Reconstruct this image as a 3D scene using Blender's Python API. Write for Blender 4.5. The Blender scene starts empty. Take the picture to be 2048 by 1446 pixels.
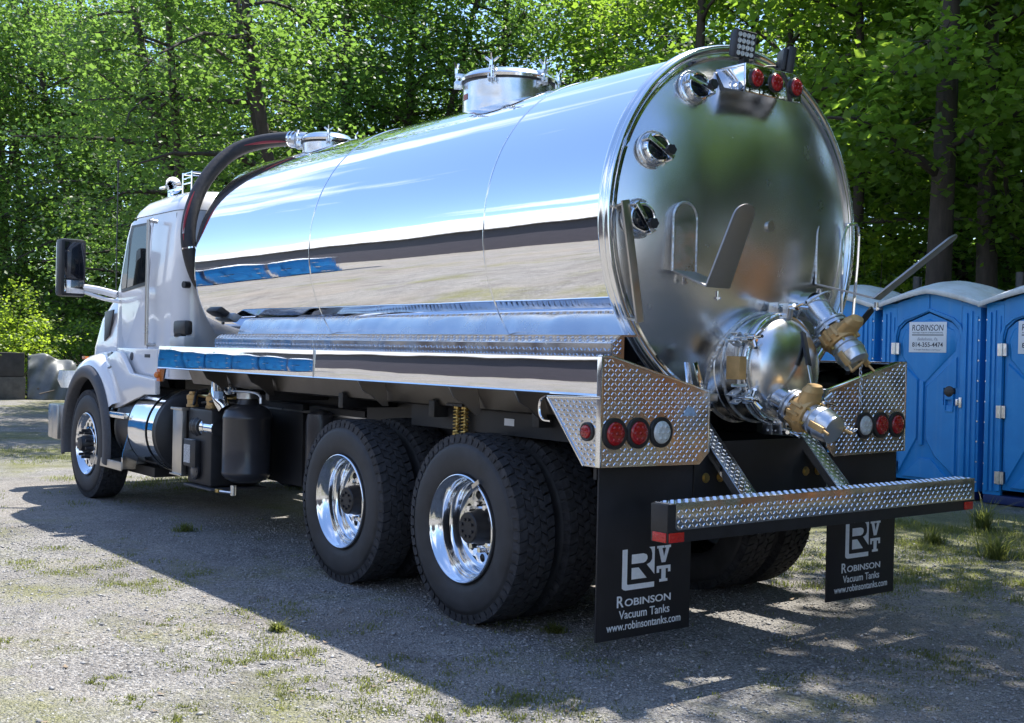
import bpy, bmesh, math, random
import numpy as np
from math import pi, sin, cos, radians as rad, sqrt, atan2
from mathutils import Vector as V, Matrix

random.seed(7)
RNG = np.random.default_rng(7)
sc = bpy.context.scene
COL = sc.collection

# ------------------------------------------------------------------ camera, world, sun, exposure
cam_d = bpy.data.cameras.new('camera')
cam = bpy.data.objects.new('camera', cam_d)
COL.objects.link(cam)
cam.location = (-3.74069359, 5.00877123, 1.5022546)
cam.rotation_euler = (1.56280635, -0.0219526818, -2.22857159)
cam_d.sensor_fit = 'HORIZONTAL'
cam_d.sensor_width = 36
cam_d.lens = 2383.288 / 2048 * 36
cam_d.clip_start = .05
cam_d.clip_end = 1500
sc.camera = cam

SUN_TO = V((.15, -.44, 1)).normalized()
SUN_EL = math.asin(SUN_TO.z)
SUN_AZ = atan2(SUN_TO.x, SUN_TO.y)
wd = bpy.data.worlds.new('World')
sc.world = wd
wd.use_nodes = True
wt = wd.node_tree
wt.nodes.clear()


def N(t, ty, **kw):
    n = t.nodes.new(ty)
    for k, v in kw.items():
        if k.startswith('i_'):
            n.inputs[k[2:].replace('_', ' ')].default_value = v
        else:
            setattr(n, k, v)
    return n


def L(t, a, b):
    t.links.new(a, b)


def ramp(t, fac, stops):
    r = N(t, 'ShaderNodeValToRGB')
    e = r.color_ramp.elements
    while len(e) < len(stops):
        e.new(.5)
    for el, (p, c) in zip(e, stops):
        el.position = p
        el.color = (c[0], c[1], c[2], 1) if hasattr(c, '__len__') else (c, c, c, 1)
    L(t, fac, r.inputs[0])
    return r.outputs[0]


def mixc(t, fac, a, b, blend='MIX'):
    m = N(t, 'ShaderNodeMix', data_type='RGBA', blend_type=blend)
    for i, x in ((0, fac), (6, a), (7, b)):
        if hasattr(x, 'is_output'):
            L(t, x, m.inputs[i])
        elif i == 0:
            m.inputs[0].default_value = x
        else:
            m.inputs[i].default_value = (x[0], x[1], x[2], 1)
    return m.outputs[2]


def math_(t, op, a, b=0.0, c=0.0):
    m = N(t, 'ShaderNodeMath', operation=op)
    for i, x in enumerate((a, b, c)):
        if hasattr(x, 'is_output'):
            L(t, x, m.inputs[i])
        else:
            m.inputs[i].default_value = x
    return m.outputs[0]


sky = N(wt, 'ShaderNodeTexSky', sky_type='NISHITA')
sky.sun_disc = False
sky.sun_elevation = SUN_EL
sky.sun_rotation = SUN_AZ
sky.air_density = 1.0
sky.dust_density = .6
sky.ozone_density = 2.0
tc = N(wt, 'ShaderNodeTexCoord')
sp = N(wt, 'ShaderNodeSeparateXYZ')
L(wt, tc.outputs['Generated'], sp.inputs[0])
zz = math_(wt, 'ADD', math_(wt, 'MAXIMUM', sp.outputs[2], 0.0), .12)
cx = math_(wt, 'DIVIDE', sp.outputs[0], zz)
cy = math_(wt, 'DIVIDE', sp.outputs[1], zz)
cb = N(wt, 'ShaderNodeCombineXYZ')
L(wt, math_(wt, 'MULTIPLY', cx, .45), cb.inputs[0])
L(wt, math_(wt, 'MULTIPLY', cy, 1.5), cb.inputs[1])
cb.inputs[2].default_value = 3.7
n1 = N(wt, 'ShaderNodeTexNoise', i_Scale=.75, i_Detail=7.0, i_Roughness=.55, i_Distortion=.35)
L(wt, cb.outputs[0], n1.inputs['Vector'])
cloud = ramp(wt, n1.outputs[0], [(.53, 0.0), (.67, .9)])
skyc = mixc(wt, cloud, mixc(wt, 1.0, sky.outputs[0], (.88, .97, 1.09), 'MULTIPLY'), (9.0, 9.2, 9.5))
bg = N(wt, 'ShaderNodeBackground')
bg.inputs[1].default_value = .148
L(wt, skyc, bg.inputs[0])
wo = N(wt, 'ShaderNodeOutputWorld')
L(wt, bg.outputs[0], wo.inputs[0])

sun_d = bpy.data.lights.new('sun', 'SUN')
sun_d.energy = 5.0
sun_d.angle = rad(.55)
sun_d.color = (1.0, .955, .87)
sun = bpy.data.objects.new('sun', sun_d)
COL.objects.link(sun)
sun.rotation_euler = (-SUN_TO).to_track_quat('-Z', 'Y').to_euler()

sc.view_settings.view_transform = 'Standard'
sc.view_settings.look = 'None'
sc.view_settings.gamma = 1
sc.view_settings.use_curve_mapping = False
sc.view_settings.exposure = 1.0
sc.render.engine = 'CYCLES'
sc.cycles.use_denoising = True
sc.cycles.max_bounces = 10
sc.cycles.diffuse_bounces = 5
sc.cycles.glossy_bounces = 5
sc.cycles.transmission_bounces = 4
sc.cycles.caustics_reflective = False
sc.cycles.caustics_refractive = False
sc.cycles.sample_clamp_indirect = 6


# ------------------------------------------------------------------ helpers
class MB:
    def __init__(s, M=None):
        s.v = []
        s.f = []
        s.M = M
        s.cuts = []

    def cut(s):
        s.cuts.append((len(s.v), len(s.f)))
        return s

    def add(s, vs, fs):
        o = len(s.v)
        if s.M is not None:
            vs = [s.M @ V(p) for p in vs]
        s.v += [tuple(p) for p in vs]
        s.f += [tuple(i + o for i in f) for f in fs]
        return s

    def box(s, x0, x1, y0, y1, z0, z1):
        return s.add([(x0, y0, z0), (x1, y0, z0), (x1, y1, z0), (x0, y1, z0), (x0, y0, z1), (x1, y0, z1), (x1, y1, z1), (x0, y1, z1)],
                     [(0, 3, 2, 1), (4, 5, 6, 7), (0, 1, 5, 4), (1, 2, 6, 5), (2, 3, 7, 6), (3, 0, 4, 7)])

    def obox(s, c, a, b, d):
        c, a, b, d = V(c), V(a), V(b), V(d)
        vs = [c - a - b - d, c + a - b - d, c + a + b - d, c - a + b - d, c - a - b + d, c + a - b + d, c + a + b + d, c - a + b + d]
        return s.add(vs, [(0, 3, 2, 1), (4, 5, 6, 7), (0, 1, 5, 4), (1, 2, 6, 5), (2, 3, 7, 6), (3, 0, 4, 7)])

    def bar(s, p0, p1, w, h, up=(0, 0, 1)):
        p0, p1 = V(p0), V(p1)
        d = (p1 - p0)
        u = V(up)
        sd = d.cross(u).normalized() * w / 2
        uu = sd.cross(d).normalized() * h / 2
        return s.obox((p0 + p1) / 2, d / 2, sd, uu)

    def prism(s, pts, vec):
        n = len(pts)
        vec = V(vec)
        a = [V(p) for p in pts]
        b = [p + vec for p in a]
        fs = [tuple(range(n))[::-1], tuple(range(n, 2 * n))]
        fs += [(i, (i + 1) % n, n + (i + 1) % n, n + i) for i in range(n)]
        return s.add(a + b, fs)

    def lathe(s, o, ax, prof, n=32, a0=0, a1=2 * pi):
        o, ax = V(o), V(ax).normalized()
        t = V((0, 0, 1)) if abs(ax.z) < .9 else V((1, 0, 0))
        u = (t - ax * t.dot(ax)).normalized()
        w = ax.cross(u)
        full = abs(a1 - a0 - 2 * pi) < 1e-6
        m = n if full else n + 1
        vs, fs = [], []
        idx = []
        for (h, r) in prof:
            if r < 1e-6:
                idx.append([len(vs)] * m)
                vs.append(o + ax * h)
            else:
                row = []
                for k in range(m):
                    a = a0 + (a1 - a0) * k / n
                    row.append(len(vs))
                    vs.append(o + ax * h + (u * cos(a) + w * sin(a)) * r)
                idx.append(row)
        for A, B in zip(idx[:-1], idx[1:]):
            for k in range(n):
                k2 = (k + 1) % m
                q = [A[k], A[k2], B[k2], B[k]]
                r_ = []
                for x in q:
                    if x not in r_:
                        r_.append(x)
                if len(r_) > 2:
                    fs.append(tuple(r_))
        return s.add(vs, fs)

    def cyl(s, p0, p1, r, r2=None, n=20):
        p0, p1 = V(p0), V(p1)
        h = (p1 - p0).length
        r2 = r if r2 is None else r2
        return s.lathe(p0, p1 - p0, [(0, 0), (0, r), (h, r2), (h, 0)], n)

    def tube(s, pts, r, n=8, closed=False):
        pts = [V(p) for p in pts]
        m = len(pts)
        rs = r if hasattr(r, '__len__') else [r] * m
        nrm = None
        vs, fs = [], []
        for i, p in enumerate(pts):
            if closed:
                d = (pts[(i + 1) % m] - pts[i - 1]).normalized()
            else:
                d = (pts[min(i + 1, m - 1)] - pts[max(i - 1, 0)]).normalized()
            if nrm is None:
                t = V((0, 0, 1)) if abs(d.z) < .9 else V((1, 0, 0))
                nrm = (t - d * t.dot(d)).normalized()
            else:
                nrm = (nrm - d * nrm.dot(d)).normalized()
            b = d.cross(nrm)
            for k in range(n):
                a = 2 * pi * k / n
                vs.append(p + (nrm * cos(a) + b * sin(a)) * rs[i])
        for i in range(m if closed else m - 1):
            j = (i + 1) % m
            for k in range(n):
                k2 = (k + 1) % n
                fs.append((i * n + k, i * n + k2, j * n + k2, j * n + k))
        if not closed:
            fs.append(tuple(range(n))[::-1])
            fs.append(tuple(range((m - 1) * n, m * n)))
        return s.add(vs, fs)

    def sph(s, c, r, n=12):
        return s.lathe(V(c) - V((0, 0, r)), (0, 0, 1), [(r - r * cos(pi * i / (n // 2)), r * sin(pi * i / (n // 2))) for i in range(n // 2 + 1)], n)


def spline(pts, m=8):
    """Catmull-Rom through points"""
    P = [V(p) for p in pts]
    P = [P[0] * 2 - P[1]] + P + [P[-1] * 2 - P[-2]]
    out = []
    for i in range(1, len(P) - 2):
        for k in range(m):
            t = k / m
            a, b, c, d = P[i - 1:i + 3]
            out.append(.5 * ((2 * b) + (c - a) * t + (2 * a - 5 * b + 4 * c - d) * t * t + (3 * b - a - 3 * c + d) * t ** 3))
    out.append(P[-2])
    return out


def link(name, data, parent=None, kind=None, label=None, cat=None, group=None):
    o = bpy.data.objects.new(name, data)
    COL.objects.link(o)
    if parent is not None:
        o.parent = parent
    for k, v in (('kind', kind), ('label', label), ('category', cat), ('group', group)):
        if v:
            o[k] = v
    return o


def mk(name, mb, mat, parent=None, world=False, sm=40, bev=0, **kw):
    """one mesh object; world=True: geometry is in world space, parent is a root Empty with plain location"""
    if mb.cuts:
        cs = [(0, 0)] + mb.cuts + [(len(mb.v), len(mb.f))]
        mb.cuts = []
        o = None
        for (v0, f0), (v1, f1) in zip(cs[:-1], cs[1:]):
            if f1 > f0:
                m2 = MB()
                m2.v = mb.v[v0:v1]
                m2.f = [tuple(i - v0 for i in f) for f in mb.f[f0:f1]]
                o = mk(name, m2, mat, parent, world, sm, bev, **kw)
        return o
    me = bpy.data.meshes.new(name or 'mesh')
    me.from_pydata(mb.v, [], mb.f)
    me.materials.append(mat)
    o = link(name, me, parent, **kw)
    bm = bmesh.new()
    bm.from_mesh(me)
    bmesh.ops.recalc_face_normals(bm, faces=bm.faces)
    if bev:
        es = [e for e in bm.edges if len(e.link_faces) == 2 and e.calc_face_angle(0) > rad(35)]
        bmesh.ops.bevel(bm, geom=es, offset=bev, segments=2, profile=.6, affect='EDGES', clamp_overlap=True)
    bm.to_mesh(me)
    bm.free()
    if sm:
        me.shade_smooth()
        me.set_sharp_from_angle(angle=rad(sm))
    if world and parent is not None:
        o.location = -V(parent.location)
    return o


def arr(name, verts, faces, mat, parent=None, tint=None, **kw):
    """fast mesh from numpy arrays (faces all the same size)"""
    me = bpy.data.meshes.new(name or 'mesh')
    nv, nf, k = len(verts), len(faces), faces.shape[1]
    me.vertices.add(nv)
    me.vertices.foreach_set('co', verts.astype(np.float32).ravel())
    me.loops.add(nf * k)
    me.loops.foreach_set('vertex_index', faces.astype(np.int32).ravel())
    me.polygons.add(nf)
    me.polygons.foreach_set('loop_start', np.arange(0, nf * k, k, dtype=np.int32))
    me.polygons.foreach_set('loop_total', np.full(nf, k, dtype=np.int32))
    if tint is not None:
        at = me.attributes.new('tint', 'FLOAT', 'POINT')
        at.data.foreach_set('value', tint.astype(np.float32))
    me.update()
    me.validate()
    me.materials.append(mat)
    if name is None:
        return me
    return link(name, me, parent, **kw)


def root(name, loc, label, cat, group=None, rz=0):
    o = link(name, None, None, None, label, cat, group)
    o.location = loc
    o.rotation_euler = (0, 0, rz)
    o.empty_display_size = .2
    return o


def sub(name, parent, loc=(0, 0, 0), rot=None, off=True, label=None):
    """Empty used as a part; off=True when the parent is a root and loc is in world space"""
    o = link(name, None, parent, label=label)
    o.location = V(loc) - (V(parent.location) if off else V((0, 0, 0)))
    if rot is not None:
        o.rotation_mode = 'QUATERNION'
        o.rotation_quaternion = rot
    return o


def dup(o, parent, kids=True):
    c = o.copy()
    COL.objects.link(c)
    c.parent = parent
    if kids:
        for ch in list(o.children):
            dup(ch, c)
    return c


# ------------------------------------------------------------------ materials
def mat(name):
    m = bpy.data.materials.new(name)
    m.use_nodes = True
    t = m.node_tree
    return m, t, t.nodes['Principled BSDF']


def plain(name, col, rough=.5, metal=0.0, nscale=0, namt=.15, bump=0, coat=0, rvar=.1, spec=.5, vec=(1, 1, 1)):
    m, t, b = mat(name)
    b.inputs['Base Color'].default_value = (*col, 1)
    b.inputs['Roughness'].default_value = rough
    b.inputs['Metallic'].default_value = metal
    b.inputs['Specular IOR Level'].default_value = spec
    if coat:
        b.inputs['Coat Weight'].default_value = coat
        b.inputs['Coat Roughness'].default_value = .04
    if nscale:
        g = N(t, 'ShaderNodeTexCoord')
        mp = N(t, 'ShaderNodeMapping')
        mp.inputs['Scale'].default_value = vec
        L(t, g.outputs['Object'], mp.inputs[0])
        n = N(t, 'ShaderNodeTexNoise', i_Scale=float(nscale), i_Detail=5.0, i_Roughness=.6)
        L(t, mp.outputs[0], n.inputs['Vector'])
        lo = tuple(c * (1 - namt) for c in col)
        hi = tuple(min(1, c * (1 + namt)) for c in col)
        L(t, ramp(t, n.outputs[0], [(.3, lo), (.7, hi)]), b.inputs['Base Color'])
        L(t, ramp(t, n.outputs[0], [(.3, max(.01, rough - rvar * rough)), (.7, rough + rvar * rough)]), b.inputs['Roughness'])
        if bump:
            bp = N(t, 'ShaderNodeBump', i_Strength=float(bump), i_Distance=.01)
            L(t, n.outputs[0], bp.inputs['Height'])
            L(t, bp.outputs[0], b.inputs['Normal'])
    return m


def polished(name, col, rough, wav=.0, wscale=1.2, vec=(1, 1, 1), fine=0, fscale=60, dist=.05, rv=0):
    """polished metal with gently uneven sheet and fine marks"""
    m, t, b = mat(name)
    b.inputs['Base Color'].default_value = (*col, 1)
    b.inputs['Metallic'].default_value = 1
    b.inputs['Roughness'].default_value = rough
    g = N(t, 'ShaderNodeTexCoord')
    mp = N(t, 'ShaderNodeMapping')
    mp.inputs['Scale'].default_value = vec
    L(t, g.outputs['Object'], mp.inputs[0])
    n = N(t, 'ShaderNodeTexNoise', i_Scale=float(wscale), i_Detail=1.5, i_Roughness=.4)
    L(t, mp.outputs[0], n.inputs['Vector'])
    bp = N(t, 'ShaderNodeBump', i_Strength=float(wav), i_Distance=float(dist))
    L(t, n.outputs[0], bp.inputs['Height'])
    out = bp.outputs[0]
    if fine:
        n2 = N(t, 'ShaderNodeTexNoise', i_Scale=float(fscale), i_Detail=3.0)
        L(t, g.outputs['Object'], n2.inputs['Vector'])
        b2 = N(t, 'ShaderNodeBump', i_Strength=float(fine), i_Distance=.002)
        L(t, n2.outputs[0], b2.inputs['Height'])
        L(t, out, b2.inputs['Normal'])
        out = b2.outputs[0]
    L(t, out, b.inputs['Normal'])
    if rv:
        n3 = N(t, 'ShaderNodeTexNoise', i_Scale=7.0, i_Detail=5.0)
        L(t, g.outputs['Object'], n3.inputs['Vector'])
        L(t, ramp(t, n3.outputs[0], [(.3, max(.01, rough - rv)), (.7, rough + rv)]), b.inputs['Roughness'])
    return m


M_TANK = polished('mirror_aluminium_sheet', (.90, .905, .92), .026, wav=.17, wscale=1.1, vec=(.7, 1.3, 1.3), dist=.05, fine=.06, fscale=9, rv=.014)
M_HEAD = polished('buffed_aluminium_head', (.70, .71, .715), .25, wav=.14, wscale=2.2, fine=.05, fscale=70, rv=.025)
M_RING = polished('ring_aluminium', (.86, .87, .88), .13, wav=.1, wscale=4)
M_NECK = polished('neck_aluminium', (.66, .68, .71), .24, wav=.2, wscale=6, fine=.15, rv=.05)
M_RAIL = polished('polished_side_rail', (.84, .85, .88), .035, wav=.12, wscale=1.6, vec=(1, 1, 2), dist=.03, rv=.015)
M_CHROME = polished('chrome', (.88, .89, .9), .05)
M_RIM = polished('forged_wheel_aluminium', (.84, .85, .87), .11, wav=.08, wscale=5)
M_DIAM = polished('tread_plate_aluminium', (.60, .605, .62), .22, wav=.4, wscale=3, rv=.09)
M_LUG = polished('tread_plate_lug', (.90, .905, .92), .17)  # lugs lighter than the plate they rise from, glint put into the colour
M_CAST = polished('cast_aluminium', (.66, .68, .71), .34, wav=.4, wscale=20, dist=.01, rv=.06)
M_ZINC = polished('zinc_clamp_steel', (.72, .75, .78), .3, wav=.5, wscale=30, dist=.006)
M_STEEL = polished('brushed_steel_sheet', (.56, .54, .51), .33, wav=.1, rv=.06)
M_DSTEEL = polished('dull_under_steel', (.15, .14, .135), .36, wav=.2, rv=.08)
M_ARM = polished('mill_finish_plate', (.40, .385, .375), .5, wav=.1, rv=.06)
M_WELD = polished('weld_bead', (.72, .73, .74), .35, wav=1, wscale=60, dist=.01)
M_BRASS = plain('tan_valve_body', (.62, .40, .17), .48, .35, 14, .16, .15)
M_GOLD = plain('gold_zinc_spring', (.62, .45, .16), .32, .9, 20, .2)
M_WHITE = plain('white_truck_paint', (.82, .81, .82), .2, 0, 1.5, .03, 0, coat=.8)
M_BLACKP = plain('black_powder_coat', (.018, .018, .021), .45, 0, 9, .3, .1)
M_BLACK = plain('black_chassis_paint', (.012, .012, .014), .5, 0, 5, .4, .15)
M_PLAST = plain('black_plastic', (.022, .022, .024), .42, 0, 30, .2, .1)
M_FLARE = plain('grey_plastic_flare', (.07, .07, .078), .55, 0, 30, .2, .1)
M_RUB = plain('tyre_rubber', (.040, .040, .043), .60, 0, 7, .35, .2, spec=.4)
M_TREAD = plain('tread_rubber', (.042, .042, .046), .8, 0, 26, .5, .5, spec=.3)
M_FLAP = plain('mud_flap_rubber', (.017, .016, .019), .5, 0, 4, .3, .12)
M_PRINT = plain('white_flap_print', (.84, .86, .88), .6, 0, 40, .06)
M_INK = plain('dark_sign_ink', (.04, .045, .06), .6)
M_INK2 = plain('grey_sign_ink', (.30, .31, .35), .6)
M_SIGN = plain('white_sign_board', (.82, .83, .84), .45, 0, 4, .05)
M_RED = plain('red_lens', (.34, .004, .008), .18, 0, 60, .25, .2, coat=.6)
M_REDB = plain('red_reflector', (.55, .012, .010), .22, 0, 120, .15, .5, coat=.6)
M_CLEAR = plain('clear_lamp_lens', (.62, .66, .66), .12, 0, 50, .2, .5, coat=1)
M_AMBER = plain('amber_lens', (.75, .20, .03), .2, 0, 60, .2, .4, coat=.6)
M_HOSE = plain('black_suction_hose', (.022, .021, .024), .55, 0, 30, .3, .25)
M_HRED = plain('red_hose_stripe', (.30, .02, .035), .5, 0, 30, .2)
M_GLASS = plain('tinted_glass', (.010, .012, .014), .04, 0, spec=.5)
M_GLASSB = plain('lens_glass_black', (.01, .012, .018), .04, coat=1)
M_CYL = plain('dark_grey_canister_paint', (.035, .035, .042), .33, 0, 6, .15, .05, coat=.2)
M_WPLAST = plain('white_reservoir_plastic', (.62, .62, .60), .4, 0, 9, .05)
M_STICK = plain('light_blue_sticker', (.35, .48, .66), .5, 0, 60, .25)
M_LABEL = plain('grey_label', (.5, .5, .5), .5, 0, 90, .5)
M_MIRR = polished('mirror_glass', (.85, .86, .87), .01)
M_CONC = plain('weathered_concrete', (.11, .10, .09), .9, 0, 5, .35, .5)
M_BARK = None


def toilet_blue():
    m, t, b = mat('blue_polyethylene')
    g = N(t, 'ShaderNodeTexCoord')
    n = N(t, 'ShaderNodeTexNoise', i_Scale=2.2, i_Detail=6.0, i_Roughness=.65)
    L(t, g.outputs['Object'], n.inputs['Vector'])
    c = ramp(t, n.outputs[0], [(.28, (.012, .22, .56)), (.55, (.016, .26, .63)), (.75, (.035, .31, .68))])
    mp = N(t, 'ShaderNodeMapping')
    mp.inputs['Scale'].default_value = (22, 22, .8)
    L(t, g.outputs['Object'], mp.inputs[0])
    n2 = N(t, 'ShaderNodeTexNoise', i_Scale=1.0, i_Detail=4.0)
    L(t, mp.outputs[0], n2.inputs['Vector'])
    L(t, mixc(t, math_(t, 'MULTIPLY', ramp(t, n2.outputs[0], [(.52, 0.0), (.8, 1.0)]), .35), c, (.12, .33, .62)), b.inputs['Base Color'])
    b.inputs['Roughness'].default_value = .42
    bp = N(t, 'ShaderNodeBump', i_Strength=.12, i_Distance=.01)
    L(t, n.outputs[0], bp.inputs['Height'])
    L(t, bp.outputs[0], b.inputs['Normal'])
    return m


def toilet_roof():
    m, t, b = mat('translucent_white_roof')
    g = N(t, 'ShaderNodeTexCoord')
    n = N(t, 'ShaderNodeTexNoise', i_Scale=5.0, i_Detail=6.0, i_Roughness=.65)
    L(t, g.outputs['Object'], n.inputs['Vector'])
    L(t, ramp(t, n.outputs[0], [(.3, (.62, .64, .64)), (.6, (.80, .85, .90))]), b.inputs['Base Color'])
    b.inputs['Roughness'].default_value = .5
    return m


M_BLUE = toilet_blue()
M_ROOF = toilet_roof()
M_DBLUE = plain('dark_blue_seam', (.004, .02, .10), .6)


def leaf_mat(name, dark, light, trans, tscale=.6):
    m, t, b = mat(name)
    at = N(t, 'ShaderNodeAttribute', attribute_name='tint')
    g = N(t, 'ShaderNodeNewGeometry')
    n = N(t, 'ShaderNodeTexNoise', i_Scale=tscale, i_Detail=2.0)
    L(t, g.outputs['Position'], n.inputs['Vector'])
    f = math_(t, 'ADD', math_(t, 'MULTIPLY', at.outputs['Fac'], .75), math_(t, 'MULTIPLY', math_(t, 'SUBTRACT', n.outputs[0], .3), 1.0))
    c = ramp(t, f, [(.2, dark), (.85, light)])
    ct = mixc(t, f, tuple(x * .6 for x in trans), trans)
    L(t, c, b.inputs['Base Color'])
    b.inputs['Roughness'].default_value = .42
    b.inputs['Specular IOR Level'].default_value = .45
    tr = N(t, 'ShaderNodeBsdfTranslucent')
    L(t, ct, tr.inputs[0])
    mx = N(t, 'ShaderNodeMixShader')
    mx.inputs[0].default_value = .55
    L(t, b.outputs[0], mx.inputs[1])
    L(t, tr.outputs[0], mx.inputs[2])
    L(t, mx.outputs[0], t.nodes['Material Output'].inputs[0])
    return m


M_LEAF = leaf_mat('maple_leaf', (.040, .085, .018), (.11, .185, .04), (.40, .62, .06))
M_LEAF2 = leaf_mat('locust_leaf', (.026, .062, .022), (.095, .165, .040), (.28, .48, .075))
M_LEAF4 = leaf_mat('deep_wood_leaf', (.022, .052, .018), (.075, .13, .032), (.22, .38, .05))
M_LEAF3 = leaf_mat('bright_shrub_leaf', (.07, .13, .02), (.15, .22, .035), (.55, .75, .06))
M_GRASS = leaf_mat('grass_blade', (.09, .115, .03), (.20, .21, .07), (.30, .34, .08), 2)
M_BARK = plain('dark_bark', (.055, .043, .036), .9, 0, 9, .5, 1.0, vec=(1, 1, .25))


def ground_mat():
    m, t, b = mat('packed_gravel')
    g = N(t, 'ShaderNodeNewGeometry')
    pos = g.outputs['Position']
    v = N(t, 'ShaderNodeTexVoronoi', i_Scale=72.0, i_Randomness=1.0)
    L(t, pos, v.inputs['Vector'])
    sepc = N(t, 'ShaderNodeSeparateColor')
    L(t, v.outputs['Color'], sepc.inputs[0])
    stone = ramp(t, sepc.outputs[0], [(0, (.085, .083, .082)), (.3, (.20, .195, .192)), (.65, (.335, .328, .32)), (.95, (.56, .55, .535))])
    v2 = N(t, 'ShaderNodeTexVoronoi', i_Scale=170.0)
    L(t, pos, v2.inputs['Vector'])
    sc2 = N(t, 'ShaderNodeSeparateColor')
    L(t, v2.outputs['Color'], sc2.inputs[0])
    fine = ramp(t, sc2.outputs[0], [(0, (.13, .125, .12)), (1, (.46, .44, .415))])
    nA = N(t, 'ShaderNodeTexNoise', i_Scale=.55, i_Detail=6.0, i_Roughness=.62)
    L(t, pos, nA.inputs['Vector'])
    c = mixc(t, ramp(t, nA.outputs[0], [(.34, .1), (.58, .92)]), stone, fine)
    # sandy, browner fines
    nB = N(t, 'ShaderNodeTexNoise', i_Scale=.32, i_Detail=5.0, i_Roughness=.6)
    mpB = N(t, 'ShaderNodeMapping')
    mpB.inputs['Location'].default_value = (31, 7, 2)
    L(t, pos, mpB.inputs[0])
    L(t, mpB.outputs[0], nB.inputs['Vector'])
    c = mixc(t, ramp(t, nB.outputs[0], [(.50, 0.0), (.66, .32)]), c, (.36, .30, .235))
    # mossy, weedy film
    nC = N(t, 'ShaderNodeTexNoise', i_Scale=.75, i_Detail=8.0, i_Roughness=.72)
    mpC = N(t, 'ShaderNodeMapping')
    mpC.inputs['Location'].default_value = (5, 17, 9)
    L(t, pos, mpC.inputs[0])
    L(t, mpC.outputs[0], nC.inputs['Vector'])
    moss = mixc(t, sc2.outputs[1], (.085, .10, .025), (.33, .33, .11))
    sepP = N(t, 'ShaderNodeSeparateXYZ')
    L(t, pos, sepP.inputs[0])
    # towards the toilets and the trees the ground is grassier
    gr = math_(t, 'MULTIPLY', math_(t, 'SUBTRACT', -1.2, sepP.outputs[1]), .045)
    gr = math_(t, 'MINIMUM', math_(t, 'MAXIMUM', gr, 0.0), .16)
    mossf = math_(t, 'ADD', nC.outputs[0], gr)
    for (mx_, my_, rx_, ry_, am) in ((13.0, .2, 4.5, 2.2, .16), (1.6, -4.2, 3.2, 2.2, .12), (5.2, 3.1, 2.6, .9, .10), (2.6, 2.5, 1.8, .5, .09), (20, 3, 6, 2.0, .05), (.5, 2.8, 1.2, .5, .08)):
        dx_ = math_(t, 'DIVIDE', math_(t, 'SUBTRACT', sepP.outputs[0], mx_), rx_)
        dy_ = math_(t, 'DIVIDE', math_(t, 'SUBTRACT', sepP.outputs[1], my_), ry_)
        q_ = math_(t, 'ADD', math_(t, 'MULTIPLY', dx_, dx_), math_(t, 'MULTIPLY', dy_, dy_))
        mossf = math_(t, 'ADD', mossf, math_(t, 'MULTIPLY', math_(t, 'MAXIMUM', math_(t, 'SUBTRACT', 1.0, q_), 0.0), am))
    mf = ramp(t, mossf, [(.54, 0.0), (.69, .72)])
    c = mixc(t, mf, c, moss)
    nE = N(t, 'ShaderNodeTexNoise', i_Scale=1.7, i_Detail=7.0, i_Roughness=.7)
    mpE = N(t, 'ShaderNodeMapping')
    mpE.inputs['Location'].default_value = (3, 41, 12)
    L(t, pos, mpE.inputs[0])
    L(t, mpE.outputs[0], nE.inputs['Vector'])
    c = mixc(t, 1.0, c, ramp(t, nE.outputs[0], [(.3, (.66, .64, .64)), (.5, (.95, .94, .93)), (.72, (1.16, 1.13, 1.08))]), 'MULTIPLY')
    L(t, c, b.inputs['Base Color'])
    b.inputs['Roughness'].default_value = .88
    b.inputs['Specular IOR Level'].default_value = .25
    h = math_(t, 'ADD', math_(t, 'MULTIPLY', v.outputs['Distance'], -.9), math_(t, 'MULTIPLY', v2.outputs['Distance'], -.4))
    bp = N(t, 'ShaderNodeBump', i_Strength=1.0, i_Distance=.02)
    L(t, h, bp.inputs['Height'])
    nD = N(t, 'ShaderNodeTexNoise', i_Scale=3.0, i_Detail=5.0)
    L(t, pos, nD.inputs['Vector'])
    bp2 = N(t, 'ShaderNodeBump', i_Strength=.5, i_Distance=.03)
    L(t, nD.outputs[0], bp2.inputs['Height'])
    L(t, bp.outputs[0], bp2.inputs['Normal'])
    L(t, bp2.outputs[0], b.inputs['Normal'])
    return m


M_GROUND = ground_mat()
M_STONE = plain('loose_gravel_stone', (.30, .295, .29), .85, 0, 45, .75, .2)


# ------------------------------------------------------------------ the setting
def ground():
    # graded grid, slightly uneven near the lot
    xs = np.concatenate([[-700, -300, -120, -60, -40], np.arange(-30, 60, 1.0), [70, 100, 200, 400, 900]])
    ys = np.concatenate([[-700, -300, -120, -70], np.arange(-50, 50, 1.0), [60, 100, 200, 500, 900]])
    X, Y = np.meshgrid(xs, ys)
    Z = .03 * np.sin(X * .35 + 1) * np.sin(Y * .28)
    bank = np.vectorize(ground_z)(X, Y)   # wooded bank rises beyond the trees
    near = np.exp(-((X - 3) ** 2 / 200 + (Y - 0) ** 2 / 80))
    Z = Z * (1 - near) * (np.abs(X) < 65) * (np.abs(Y) < 55) + bank
    vs = np.stack([X.ravel(), Y.ravel(), Z.ravel()], 1)
    nx, ny = len(xs), len(ys)
    i, j = np.meshgrid(np.arange(nx - 1), np.arange(ny - 1))
    a = (j * nx + i).ravel()
    fs = np.stack([a, a + 1, a + 1 + nx, a + nx], 1)
    o = arr('ground', vs, fs, M_GROUND, kind='structure')
    o.data.shade_smooth()
    return o


def ground_z(x, y):
    a = max(0, min(1, (-y - 11.5) / 40))
    b = max(0, min(1, (x - 36) / 40)) * max(0, min(1, (5 - y) / 7))
    return max(a, b) ** 1.15 * 6


ground()


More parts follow.
